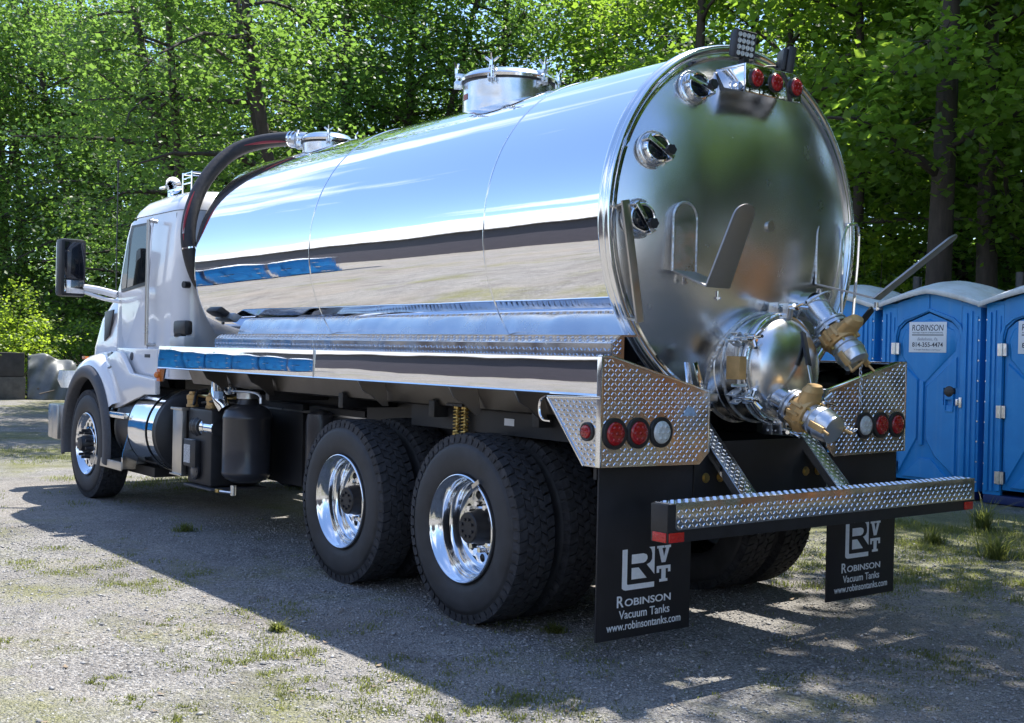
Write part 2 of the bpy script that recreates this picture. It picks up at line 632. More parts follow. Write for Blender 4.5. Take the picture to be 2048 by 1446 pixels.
def gravel():
    n = 46000
    # thrown denser near the camera
    d = 1.2 + 9.5 * RNG.random(n) ** .75
    az = rad(-37.7) + RNG.uniform(-.52, .52, n)
    px = cam.location.x + d * np.cos(az)
    py = cam.location.y + d * np.sin(az)
    s = RNG.uniform(.0035, .010, n) * (1 + 1.2 * RNG.random(n) * (RNG.random(n) > .96))
    base = np.array([(1, 0, 0), (-1, 0, 0), (0, 1, 0), (0, -1, 0), (0, 0, 1), (0, 0, -1)], float)
    fb = np.array([(0, 2, 4), (2, 1, 4), (1, 3, 4), (3, 0, 4), (2, 0, 5), (1, 2, 5), (3, 1, 5), (0, 3, 5)])
    th = RNG.uniform(0, 2 * pi, n)
    jit = 1 + RNG.uniform(-.35, .35, (n, 6, 3))
    b = base[None] * jit + RNG.uniform(-.25, .25, (n, 6, 3))
    b[:, :, 2] *= .6
    b *= s[:, None, None]
    c, sn = np.cos(th)[:, None], np.sin(th)[:, None]
    x = b[:, :, 0] * c - b[:, :, 1] * sn + px[:, None]
    y = b[:, :, 0] * sn + b[:, :, 1] * c + py[:, None]
    z = b[:, :, 2] + (s * .3)[:, None]
    vs = np.stack([x, y, z], 2).reshape(-1, 3)
    fs = (fb[None] + (np.arange(n) * 6)[:, None, None]).reshape(-1, 3)
    arr('gravel', vs, fs, M_STONE, kind='stuff', label='loose grey gravel stones strewn over the packed lot', cat='gravel')


gravel()


def blades(cent, cnt, rad_, h, name, material, label, cat, lean=.5, wid=.0035, kind='stuff'):
    """grass blades: three-segment tapering strips around many centres"""
    P_, R_, H_ = [], [], []
    for (x, y), c, r, hh in zip(cent, cnt, rad_, h):
        a = RNG.uniform(0, 2 * pi, c)
        q = r * np.sqrt(RNG.random(c)) * (.4 + .8 * RNG.random(c))
        P_.append(np.stack([x + q * np.cos(a), y + q * np.sin(a)], 1))
        H_.append(hh * RNG.uniform(.4, 1.15, c))
    P_ = np.concatenate(P_)
    H_ = np.concatenate(H_)
    n = len(P_)
    a = RNG.uniform(0, 2 * pi, n)
    dx, dy = np.cos(a), np.sin(a)
    ln = RNG.uniform(.15, 1.0, n) * lean * H_
    w = wid * RNG.uniform(.6, 1.4, n)
    vs = np.zeros((n, 5, 3))
    gz = np.array([ground_z(p[0], p[1]) for p in P_])
    for k, (t, ww) in enumerate(((0, 1), (.55, .8))):
        for s_, j in ((-1, 0), (1, 1)):
            vs[:, 2 * k + j, 0] = P_[:, 0] + dx * ln * t * t + s_ * ww * w * -dy
            vs[:, 2 * k + j, 1] = P_[:, 1] + dy * ln * t * t + s_ * ww * w * dx
            vs[:, 2 * k + j, 2] = gz + H_ * t
    vs[:, 4, 0] = P_[:, 0] + dx * ln
    vs[:, 4, 1] = P_[:, 1] + dy * ln
    vs[:, 4, 2] = gz + H_ * .93
    fb = np.array([(0, 1, 3), (0, 3, 2), (2, 3, 4)])
    fs = (fb[None] + (np.arange(n) * 5)[:, None, None]).reshape(-1, 3)
    tint = np.repeat(RNG.random(n), 5)
    return arr(name, vs.reshape(-1, 3), fs, material, tint=tint, kind=kind, label=label, cat=cat)


def gpt(px, py):
    """ground point seen at a pixel of the 2048 wide photograph"""
    R = cam.rotation_euler.to_matrix()
    d = R @ V(((px - 1024) / 2383.288, -(py - 723) / 2383.288, -1))
    k = -cam.location.z / d.z
    return (cam.location.x + d.x * k, cam.location.y + d.y * k)


def grass():
    cent, cnt, rr, hh = [], [], [], []

    def patch(px, py, r, c, h, sub_=14):
        x0, y0 = gpt(px, py)
        for _ in range(sub_):
            a, q = random.uniform(0, 2 * pi), r * sqrt(random.random())
            cent.append((x0 + q * cos(a), y0 + q * sin(a)))
            cnt.append(max(2, int(1.2 * c * random.uniform(.3, 1.7) / sub_)))
            rr.append(r * .25)
            hh.append(h * random.uniform(.35, .9))
    for px, py, r, c, h in [(110, 905, 1.6, 3600, .05), (60, 1000, .9, 500, .04), (330, 960, 1.2, 1500, .06), (450, 965, .8, 700, .06),
                            (130, 1118, .55, 900, .03), (260, 1150, .5, 700, .03), (330, 1165, .4, 500, .03), (620, 1240, .5, 800, .03),
                            (500, 1290, .35, 500, .035), (560, 1330, .3, 500, .04), (420, 1310, .3, 300, .03), (640, 1400, .35, 500, .03),
                            (350, 1245, .16, 180, .03), (20, 1288, .12, 160, .03), (212, 1364, .1, 160, .03), (270, 1405, .1, 160, .03),
                            (360, 1428, .12, 200, .035), (140, 1300, .12, 80, .02), (700, 1390, .3, 400, .03), (900, 1395, .5, 900, .03),
                            (980, 1415, .4, 600, .03), (1060, 1440, .3, 400, .03), (830, 1330, .25, 220, .03), (870, 1430, .2, 200, .04),
                            (1100, 1320, .4, 260, .03), (1010, 1240, .3, 160, .03), (1650, 1140, .7, 1700, .06), (1750, 1060, 1.2, 2600, .06),
                            (1860, 1090, 1.2, 2800, .07), (2000, 1080, 1.1, 2600, .09), (1900, 1160, .9, 1700, .05), (2000, 1190, .6, 900, .06),
                            (1600, 1100, .6, 700, .06), (1560, 1150, .4, 400, .05), (1700, 1380, .4, 400, .025), (1900, 1250, .5, 350, .03),
                            (1980, 1330, .4, 400, .03), (1780, 1330, .4, 300, .03), (1620, 1320, .4, 260, .03), (640, 980, .8, 500, .04)]:
        patch(px, py, r, c, h)
    # along the toilets and the edge of the wood
    for _ in range(260):
        x = random.uniform(-6, 34)
        y = random.uniform(-10.5, -5.2)
        cent.append((x, y))
        cnt.append(42)
        rr.append(.5)
        hh.append(random.uniform(.03, .08))
    for _ in range(260):   # stray blades all over the lot
        x, y = gpt(random.uniform(-100, 2148), random.uniform(930, 1440))
        cent.append((x, y))
        cnt.append(random.randint(3, 12))
        rr.append(.06)
        hh.append(.022)
    blades(cent, cnt, rr, hh, 'grass', M_GRASS, 'thin yellow green grass growing through the gravel', 'grass', lean=1.3, wid=.0026)


grass()


def weeds():
    for i, (px, py, h, r, lb) in enumerate(((1868, 1088, .13, .13, 'low green weed tuft left of the other tufts by the blue toilets'), (1992, 1118, .20, .14, 'spiky green weed tuft nearest the right picture edge'),
                                            (1965, 1060, .22, .10, 'tall thin weed standing against the foot of the right toilet'), (372, 1062, .06, .14, 'small green weed in the shadow of the cab'),
                                            (1110, 1265, .04, .08, 'small weed in front of the rear left tyre'), (556, 1262, .045, .07, 'small bright weed on the sunny gravel at the shadow edge'))):
        x, y = gpt(px, py)
        blades([(x, y)] * 3, [46] * 3, [r, r * .7, r * .4], [h, h * 1.2, h * 1.4], 'weed', M_GRASS, lb, 'weed', lean=1.5, wid=.0045, kind=None)
    # dead leaves and chips lying about
    n = 420
    d = 2 + 12 * RNG.random(n)
    az = rad(-37.7) + RNG.uniform(-.5, .5, n)
    c = np.stack([cam.location.x + d * np.cos(az), cam.location.y + d * np.sin(az), np.full(n, .008)], 1)
    a = RNG.uniform(0, 2 * pi, n)
    s_ = RNG.uniform(.008, .026, n)
    v = np.zeros((n, 4, 3))
    for k, (u, w, z) in enumerate(((1, 0, .2), (0, .5, 0), (-1, 0, .35), (0, -.5, .1))):
        v[:, k, 0] = c[:, 0] + s_ * (u * np.cos(a) - w * np.sin(a))
        v[:, k, 1] = c[:, 1] + s_ * (u * np.sin(a) + w * np.cos(a))
        v[:, k, 2] = c[:, 2] + s_ * z
    f = (np.array([(0, 1, 2), (0, 2, 3)])[None] + (np.arange(n) * 4)[:, None, None]).reshape(-1, 3)
    arr('leaf_litter', v.reshape(-1, 3), f, plain('dead_leaf', (.20, .15, .10), .8, 0, 3, .6), kind='stuff', label='dry brown leaves and chips lying on the gravel', cat='leaf litter')


weeds()


# ---- trees
def leaves_at(cen, dirs, per, spread, size, droop, flat=.55, rng=RNG):
    """kite shaped leaves around spray centres: returns verts (n*4,3), faces, tint"""
    k = len(cen)
    n = k * per
    c = np.repeat(cen, per, 0)
    off = rng.normal(0, 1, (n, 3)) * spread
    off[:, 2] *= flat
    off[:, 2] -= droop * (off[:, 0] ** 2 + off[:, 1] ** 2)
    p = c + off
    a = rng.uniform(0, 2 * pi, n)
    tilt = rng.normal(.25, .45, n)
    d = np.stack([np.cos(a) * np.cos(tilt), np.sin(a) * np.cos(tilt), -np.sin(tilt)], 1)
    roll = rng.normal(0, .5, n)
    side = np.stack([-np.sin(a), np.cos(a), np.zeros(n)], 1)
    up = np.cross(side, d)
    side = side * np.cos(roll)[:, None] + up * np.sin(roll)[:, None]
    s = size * rng.uniform(.6, 1.25, n)[:, None]
    up2 = np.cross(side, d)
    v = np.zeros((n, 4, 3))
    v[:, 0] = p
    v[:, 1] = p + d * s * .5 + side * s * .42 + up2 * s * .10
    v[:, 2] = p + d * s
    v[:, 3] = p + d * s * .5 - side * s * .42 + up2 * s * .10
    fb = np.array([(0, 1, 2), (0, 2, 3)])
    fs = (fb[None] + (np.arange(n) * 4)[:, None, None]).reshape(-1, 3)
    clump = np.repeat(rng.random(k), per)
    tint = np.repeat(np.clip(.55 * clump + .45 * rng.random(n), 0, 1), 4)
    return v.reshape(-1, 3), fs, tint


def make_tree(seed, H=12.0, r0=.2, bend=.6, limbs=14, low=.12, reach=3.0, leaf=.11, per=34, sub_=7, droop=.25, spread=.30, fork=False, lean=(0, 0)):
    """returns (MB wood, leaf arrays). Trunk base at the origin."""
    rnd = random.Random(seed)
    rng = np.random.default_rng(seed)
    wood = MB()
    n = 12
    tr = []
    ph = rnd.uniform(0, 6)
    for i in range(n + 1):
        t = i / n
        tr.append(V((lean[0] * t * H + bend * .35 * sin(ph + t * 4) * t, lean[1] * t * H + bend * .35 * cos(ph * 1.3 + t * 3.4) * t, H * t - .25 * (i == 0))))
    rs = [r0 * (1.25 if i == 0 else 1) * (1 - .82 * (i / n)) + .012 for i in range(n + 1)]
    wood.tube(tr, rs, 9)
    cents = []
    stems = [(tr, rs)]
    if fork:
        a = rnd.uniform(0, 2 * pi)
        t2 = []
        for i in range(8):
            t = i / 7
            t2.append(tr[4] + V((cos(a) * 1.9 * t ** .8, sin(a) * 1.9 * t ** .8, H * .55 * t)))
        r2 = [r0 * .62 * (1 - .8 * i / 7) + .012 for i in range(8)]
        wood.tube(t2, r2, 8)
        stems.append((t2, r2))
    for st, (path, rr) in enumerate(stems):
        m = len(path) - 1
        for k in range(limbs if st == 0 else limbs // 2):
            t = low + (1 - low) * (k + rnd.random()) / (limbs if st == 0 else limbs / 2)
            t = min(t, .98)
            i = min(int(t * m), m - 1)
            p = path[i].lerp(path[i + 1], t * m - i)
            a = k * 2.4 + rnd.uniform(-.5, .5)
            ln = reach * (1.1 - .55 * t) * rnd.uniform(.65, 1.25)
            el = rnd.uniform(-.05, .65)
            d = V((cos(a) * cos(el), sin(a) * cos(el), sin(el)))
            r1 = max(.014, rr[i] * .42)
            pts, q = [p], p.copy()
            steps = 5
            for s_ in range(steps):
                d = (d + V((rnd.uniform(-.25, .25), rnd.uniform(-.25, .25), rnd.uniform(-.22, .16) - .04 * s_))).normalized()
                q = q + d * ln / steps
                pts.append(q.copy())
            wood.tube(pts, [r1 * (1 - .8 * j / steps) + .005 for j in range(steps + 1)], 5)
            for j in range(sub_):
                u = rnd.uniform(.25, 1.0)
                ii = min(int(u * steps), steps - 1)
                b0 = pts[ii].lerp(pts[ii + 1], u * steps - ii)
                aa = rnd.uniform(0, 2 * pi)
                dd = (d * .5 + V((cos(aa), sin(aa), rnd.uniform(-.5, .5)))).normalized()
                l2 = rnd.uniform(.4, 1.1) * (1.2 - .4 * u)
                e0 = b0 + dd * l2
                wood.tube([b0, b0 + dd * l2 * .5 + V((0, 0, .05)), e0], [.012, .008, .003], 3)
                cents.append(e0)
                cents.append(b0 + dd * l2 * .55)
    return wood, leaves_at(np.array([tuple(c) for c in cents]), None, per, spread, leaf, droop, rng=rng)


TREE = {}


def tree_variant(key, leafmat, **kw):
    wood, (v, f, t) = make_tree(**kw)
    me = bpy.data.meshes.new('trunk')
    me.from_pydata(wood.v, [], wood.f)
    me.materials.append(M_BARK)
    me.shade_smooth()
    le = arr(None, v, f, leafmat, tint=t)
    le.name = 'crown'
    TREE[key] = (me, le, wood, (v, f, t))


tree_variant('maple_a', M_LEAF, seed=11, H=11.5, r0=.17, limbs=22, low=.10, reach=3.3, leaf=.145, per=52, sub_=6, spread=.36)
tree_variant('maple_b', M_LEAF, seed=23, H=12.5, r0=.23, limbs=22, low=.10, reach=3.2, leaf=.14, per=50, sub_=6, fork=True, spread=.36)
tree_variant('maple_c', M_LEAF, seed=37, H=9.5, r0=.12, limbs=20, low=.08, reach=2.7, leaf=.135, per=52, sub_=6, spread=.34, lean=(.06, .03))
tree_variant('locust_a', M_LEAF2, seed=51, H=11.5, r0=.18, limbs=26, low=.08, reach=4.4, leaf=.115, per=66, sub_=7, droop=.45, spread=.44, lean=(.10, .12), bend=1.6)
tree_variant('locust_b', M_LEAF2, seed=68, H=12.5, r0=.20, limbs=26, low=.08, reach=4.6, leaf=.115, per=64, sub_=7, droop=.45, spread=.44, fork=True, lean=(-.10, .07), bend=1.8)


tree_variant('shade', M_LEAF, seed=91, H=13.5, r0=.2, limbs=22, low=.52, reach=4.6, leaf=.15, per=40, sub_=7, spread=.34)
tree_variant('tall', M_LEAF, seed=29, H=13, r0=.20, limbs=16, low=.30, reach=3.2, leaf=.16, per=46, sub_=6, spread=.36, bend=.5)


tree_variant('bare', M_LEAF2, seed=77, H=12, r0=.21, limbs=13, low=.36, reach=3.6, leaf=.115, per=60, sub_=5, droop=.4, spread=.42, bend=1.3, lean=(.12, .22), fork=True)


def put_tree(key, x, y, rz, s, name, label, group=None, sz=None):
    r = root(name, (x, y, ground_z(x, y) - .05), label, 'tree', group, rz)
    r.scale = (s, s, sz or s)
    a = link('trunk', TREE[key][0], r)
    b = link('crown', TREE[key][1], r)
    return r


def at(px, dist):
    """ground position at horizontal distance dist along the pixel column px (2048 wide photograph)"""
    R = cam.rotation_euler.to_matrix()
    d = R @ V(((px - 1024) / 2383.288, 0.01, -1))
    d.z = 0
    d.normalize()
    return cam.location.x + d.x * dist, cam.location.y + d.y * dist


TREES = [
    ('tall', 1868, 17.6, 1.0, 1.0, 'maple_tree', 'tall straight dark trunk rising right behind the middle blue toilet'),
    ('tall', 1974, 19.0, 3.6, .9, 'maple_tree', 'second dark trunk among leaves behind the gap between the toilets'),
    ('maple_c', 1690, 20.0, 2.0, 1.0, 'maple_tree', 'thin leaning trunk seen just right of the tank end'),
    ('maple_a', 2075, 20.0, 4.4, 1.0, 'maple_tree', 'leafy tree behind the toilet cut by the picture edge'),
    ('maple_b', 1915, 25.0, .3, 1.0, 'maple_tree', 'leafy tree filling the space between the two dark trunks by the toilets'),
    ('maple_c', 1790, 25.5, 5.2, 1.0, 'maple_tree', 'slim bright leafed tree between the tank end and the straight trunk'),
    ('maple_a', 1560, 25.0, .4, .95, 'maple_tree', 'leafy tree directly above the red marker lamps of the tank'),
    ('tall', 1378, 24.0, 2.7, .9, 'maple_tree', 'dark upright trunk over the highest point of the tank'),
    ('tall', 1222, 27.0, 5.0, .8, 'maple_tree', 'dark trunk above the tank between the lidded manway and the tank end'),
    ('locust_a', 1010, 30.0, 1.2, 1.0, 'locust_tree', 'dense dark green tree behind the lidded manway'),
    ('locust_b', 850, 28.0, 4.1, .95, 'locust_tree', 'dense green tree between the two manways on the tank'),
    ('locust_b', 660, 29.0, .6, 1.0, 'locust_tree', 'dense feathery tree behind the curved leaning trunk at the hose elbow'),
    ('bare', 668, 22.5, 0, .95, 'locust_tree', 'curved dark trunk leaning left between the hose elbow and the lidded manway'),
    ('bare', 462, 24.5, .35, .85, 'locust_tree', 'leaning forked trunk rising just above the hose'),
    ('locust_a', 445, 31.0, 3.3, 1.0, 'locust_tree', 'green tree seen through the loop of the suction hose'),
    ('locust_a', 290, 43.0, 5.5, 1.15, 'locust_tree', 'feathery green tree hanging over the white cab'),
    ('locust_b', 100, 47.0, 2.2, 1.3, 'locust_tree', 'feathery green tree beyond the concrete blocks'),
    ('locust_a', -110, 47.0, .1, 1.2, 'locust_tree', 'drooping green tree cut by the left picture edge'),
]
for key, px, d, rz, s, nm, lb in TREES:
    x, y = at(px, d)
    put_tree(key, x, y, rz, s, nm, lb)


def woods():
    """the depth of the wood behind the front trees: one mass"""
    Vs, Fs, Ts, n0 = [], [], [], 0
    wood = MB()
    rnd = random.Random(5)
    spots = []
    for i in range(27):
        px = -150 + 2500 * (i + rnd.random()) / 27
        spots.append((*at(px, rnd.uniform(44, 58) - .0105 * px), rnd.uniform(.95, 1.25)))
    # side of the lot behind the camera's right hand: what the tail of the tank mirrors
    for i in range(26):
        a = rad(184 + i * 3.6)
        d = rnd.uniform(17, 27)
        spots.append((-1 + d * cos(a), 3 + d * sin(a), rnd.uniform(1.05, 1.35)))
    spots += [(.5, -14, 1.2)]
    shade = [(.4, -6.5, 1.0), (-2.6, -4.9, 1.0), (-8.0, -3.2, .9)]
    spots += [(a, b, c) for a, b, c in shade]
    keys = [k for k in TREE if k not in ('shade', 'tall', 'bare')]
    for (x, y, s) in spots:
        key = 'shade' if (x, y, s) in shade else rnd.choice(keys)
        me, le, w, (v, f, t) = TREE[key]
        a = rnd.uniform(0, 2 * pi)
        near = math.hypot(x - 3, y + 6) < 16
        sel = np.arange(0, len(f) // 2, 1 if near else 2)
        v4 = v.reshape(-1, 4, 3)[sel].reshape(-1, 3)
        f4 = f[:len(sel) * 2]
        big = 1.0 if near else 1.35
        R_ = np.array([[cos(a), -sin(a), 0], [sin(a), cos(a), 0], [0, 0, 1]]) * s
        c4 = v4.reshape(-1, 4, 3)
        mid = c4.mean(1, keepdims=True)
        v4 = (mid + (c4 - mid) * big).reshape(-1, 3)
        vv = v4 @ R_.T + np.array([x, y, ground_z(x, y)])
        Vs.append(vv)
        Fs.append(f4 + n0)
        Ts.append(t.reshape(-1, 4)[sel].ravel())
        n0 += len(vv)
        wv = np.array(w.v) @ R_.T + np.array([x, y, ground_z(x, y)])
        o = len(wood.v)
        nb = 13 * 9 + 1
        wood.v += [tuple(p) for p in wv]
        wood.f += [tuple(i + o for i in q) for q in w.f]
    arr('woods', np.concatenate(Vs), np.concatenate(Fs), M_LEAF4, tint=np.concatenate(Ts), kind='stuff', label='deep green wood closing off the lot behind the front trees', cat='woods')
    mk('wood_stems', wood, M_BARK, kind='stuff', label='dark stems and branches deep inside the wood', cat='woods')


woods()


def undergrowth():
    """low brush under the trees: one uncountable mass, and a few shrubs of their own"""
    rng = np.random.default_rng(91)
    c = []
    for _ in range(1900):
        px = rng.uniform(-150, 2250)
        d = 26 * rng.random() ** 1.3 + np.interp(px, [-150, 100, 250, 800, 1500, 2250], [42, 42, 38, 27, 20, 19])
        x, y = at(px, d)
        c.append((x, y, ground_z(x, y) + rng.uniform(.1, 3.4) * rng.random() ** .5 + .1))
    v, f, t = leaves_at(np.array(c), None, 56, .5, .17, .1, flat=.7, rng=rng)
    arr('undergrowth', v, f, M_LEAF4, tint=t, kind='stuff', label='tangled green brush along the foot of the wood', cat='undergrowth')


undergrowth()


def bush(px, d, w, h, label, m=M_LEAF3, n=110, leaf=.1, seed=3):
    rng = np.random.default_rng(seed)
    x, y = at(px, d)
    z = ground_z(x, y)
    r = root('bush', (x, y, z), label, 'bush')
    u = rng.normal(0, 1, (n, 3))
    u /= np.linalg.norm(u, axis=1)[:, None]
    u *= rng.uniform(.55, 1.0, (n, 1))
    u[:, 2] = np.abs(u[:, 2])
    c = u * np.array([w / 2, w / 2, h]) * rng.uniform(.8, 1.15, (n, 1))
    v, f, t = leaves_at(c, None, 48, .17, leaf, .2, rng=rng)
    o = arr('foliage', v, f, m, parent=r, tint=t)
    st = MB()
    for i in range(0, n, 3):
        p = V(c[i])
        st.tube([(0, 0, 0), p * .5 + V((0, 0, .15)), p], [.018, .012, .004], 4)
    mk('stem', st, M_BARK, r)


bush(14, 34.6, 3.4, 3.3, 'bright yellow green bush behind the stacked concrete blocks', seed=3, n=150)
bush(165, 37.5, 3.6, 2.6, 'darker green bush behind the tarp and the mirror of the cab', m=M_LEAF, seed=5, n=130)
bush(345, 37, 3.6, 2.4, 'bush half hidden behind the white hood', m=M_LEAF, seed=8)
bush(1010, 25, 4.0, 5.4, 'rounded dark shrubby tree right behind the lidded manway', m=M_LEAF2, seed=9, n=220, leaf=.09)
bush(1750, 19.5, 2.2, 4.4, 'sunlit sapling with yellow green leaves right of the tank end', m=M_LEAF3, seed=12, n=120, leaf=.10)

# ---- blocks, tarp, rubble at the far left
def far_left():
    bx_, by_ = gpt(14, 800)
    d = V((bx_ - cam.location.x, by_ - cam.location.y, 0)).normalized()
    sd = V((d.y, -d.x, 0))    # to the picture's right
    yaw = atan2(sd.y, sd.x)
    for i, (z, lb, dx) in enumerate(((0, 'grey concrete block at the bottom of the stack by the tarp', 0), (.61, 'darker concrete block on top of the other by the tarp', -.03))):
        o = mk('concrete_block', MB().box(-.9, .42 + dx, -.3, .45, 0, .6), M_CONC if i == 0 else plain('dark_concrete', (.055, .050, .048), .9, 0, 5, .4, .5), bev=.02,  # upper block has a darker concrete colour
               label=lb, cat='concrete block', group='concrete blocks stacked by the tarp')
        o.location = (bx_, by_, z)
        o.rotation_euler = (0, 0, yaw)
    # tarp: draped sheet, pleated
    n, m = 40, 26
    vs, fs = [], []
    rnd = random.Random(2)
    for j in range(m + 1):
        for i in range(n + 1):
            u, w = i / n, j / m
            x = .47 + 1.15 * u - .35 * u * (1 - w) * 0
            z = 1.22 * w - .10 * u * w - .16 * u * u * w
            pl = .06 * sin(9 * (u * 1.2 + (1 - w) * .9) + 2 * sin(3 * w)) + .03 * sin(23 * (u - w * .5))
            y = -.28 + .75 * w ** 2 * .5 + pl * (1 - .5 * w) - .35 * (1 - w) * u
            vs.append((x + .55 * u * (1 - w) ** 1.5, y, max(.01, z + .04 * sin(11 * u + 4 * w) * w)))
    for j in range(m):
        for i in range(n):
            a = j * (n + 1) + i
            fs.append((a, a + 1, a + n + 2, a + n + 1))
    mb = MB()
    mb.add(vs, fs)
    top = [(x, y + .9, z - .08) for (x, y, z) in vs[m * (n + 1):]]
    o0 = len(mb.v)
    mb.add(vs[m * (n + 1):] + top, [(i, i + 1, n + 2 + i, n + 1 + i) for i in range(n)])
    t = mk('tarp', mb, plain('faded_grey_tarp', (.10, .11, .12), .42, 0, 3, .3, .2), label='faded grey tarp draped over a pile beside the concrete blocks', cat='tarp')
    t.location = (bx_, by_, 0)
    t.rotation_euler = (0, 0, yaw)
    sm_ = t.modifiers.new('thick', 'SOLIDIFY')
    sm_.thickness = .006
    # brush pile
    mb = MB()
    for _ in range(260):
        a = rnd.uniform(0, pi * 2)
        c = V((1.9 + rnd.gauss(0, .55), rnd.gauss(.5, .3), 0))
        hh = max(.05, 1.0 - abs(c.x - 1.9) * .7)
        c.z = rnd.uniform(0, hh)
        dd = V((cos(a), sin(a), rnd.uniform(-.5, .4))) * rnd.uniform(.15, .5)
        mb.tube([c - dd, c + dd], [.02, .012], 4)
    o = mk('brush_pile', mb, plain('dead_wood', (.10, .085, .075), .9, 0, 8, .4), kind='stuff', label='heap of dead branches and rubble beside the tarp', cat='brush pile')
    o.location = (bx_, by_, 0)
    o.rotation_euler = (0, 0, yaw)


far_left()


# ------------------------------------------------------------------ lettering
def text(s, width, height, M, material, parent, name='lettering', shear=0, thick=.0012, bold=0, world=False, **kw):
    cu = bpy.data.curves.new(name, 'FONT')
    cu.body = s
    cu.size = 1
    cu.shear = shear
    cu.offset = bold
    cu.extrude = .004
    cu.align_x = 'CENTER'
    o = bpy.data.objects.new('tmp', cu)
    COL.objects.link(o)
    dg = bpy.context.evaluated_depsgraph_get()
    dg.update()
    me = bpy.data.meshes.new_from_object(o.evaluated_get(dg))
    bpy.data.objects.remove(o)
    bpy.data.curves.remove(cu)
    n = len(me.vertices)
    co = np.zeros(n * 3, np.float32)
    me.vertices.foreach_get('co', co)
    co = co.reshape(-1, 3)
    lo, hi = co.min(0), co.max(0)
    co[:, 0] = (co[:, 0] - (lo[0] + hi[0]) / 2) * width / (hi[0] - lo[0])
    co[:, 1] = (co[:, 1] - lo[1]) * height / (hi[1] - lo[1])
    co[:, 2] = np.where(co[:, 2] > 0, thick, 0)
    me.vertices.foreach_set('co', co.ravel())
    me.transform(M)
    me.update()
    me.materials.clear()
    me.materials.append(material)
    me.name = name
    return link(name, me, parent, **kw)


def frameM(o, x, y):
    """matrix: local x -> x, local y -> y, at o"""
    x, y = V(x).normalized(), V(y).normalized()
    z = x.cross(y)
    return Matrix(((x.x, y.x, z.x, o[0]), (x.y, y.y, z.y, o[1]), (x.z, y.z, z.z, o[2]), (0, 0, 0, 1)))


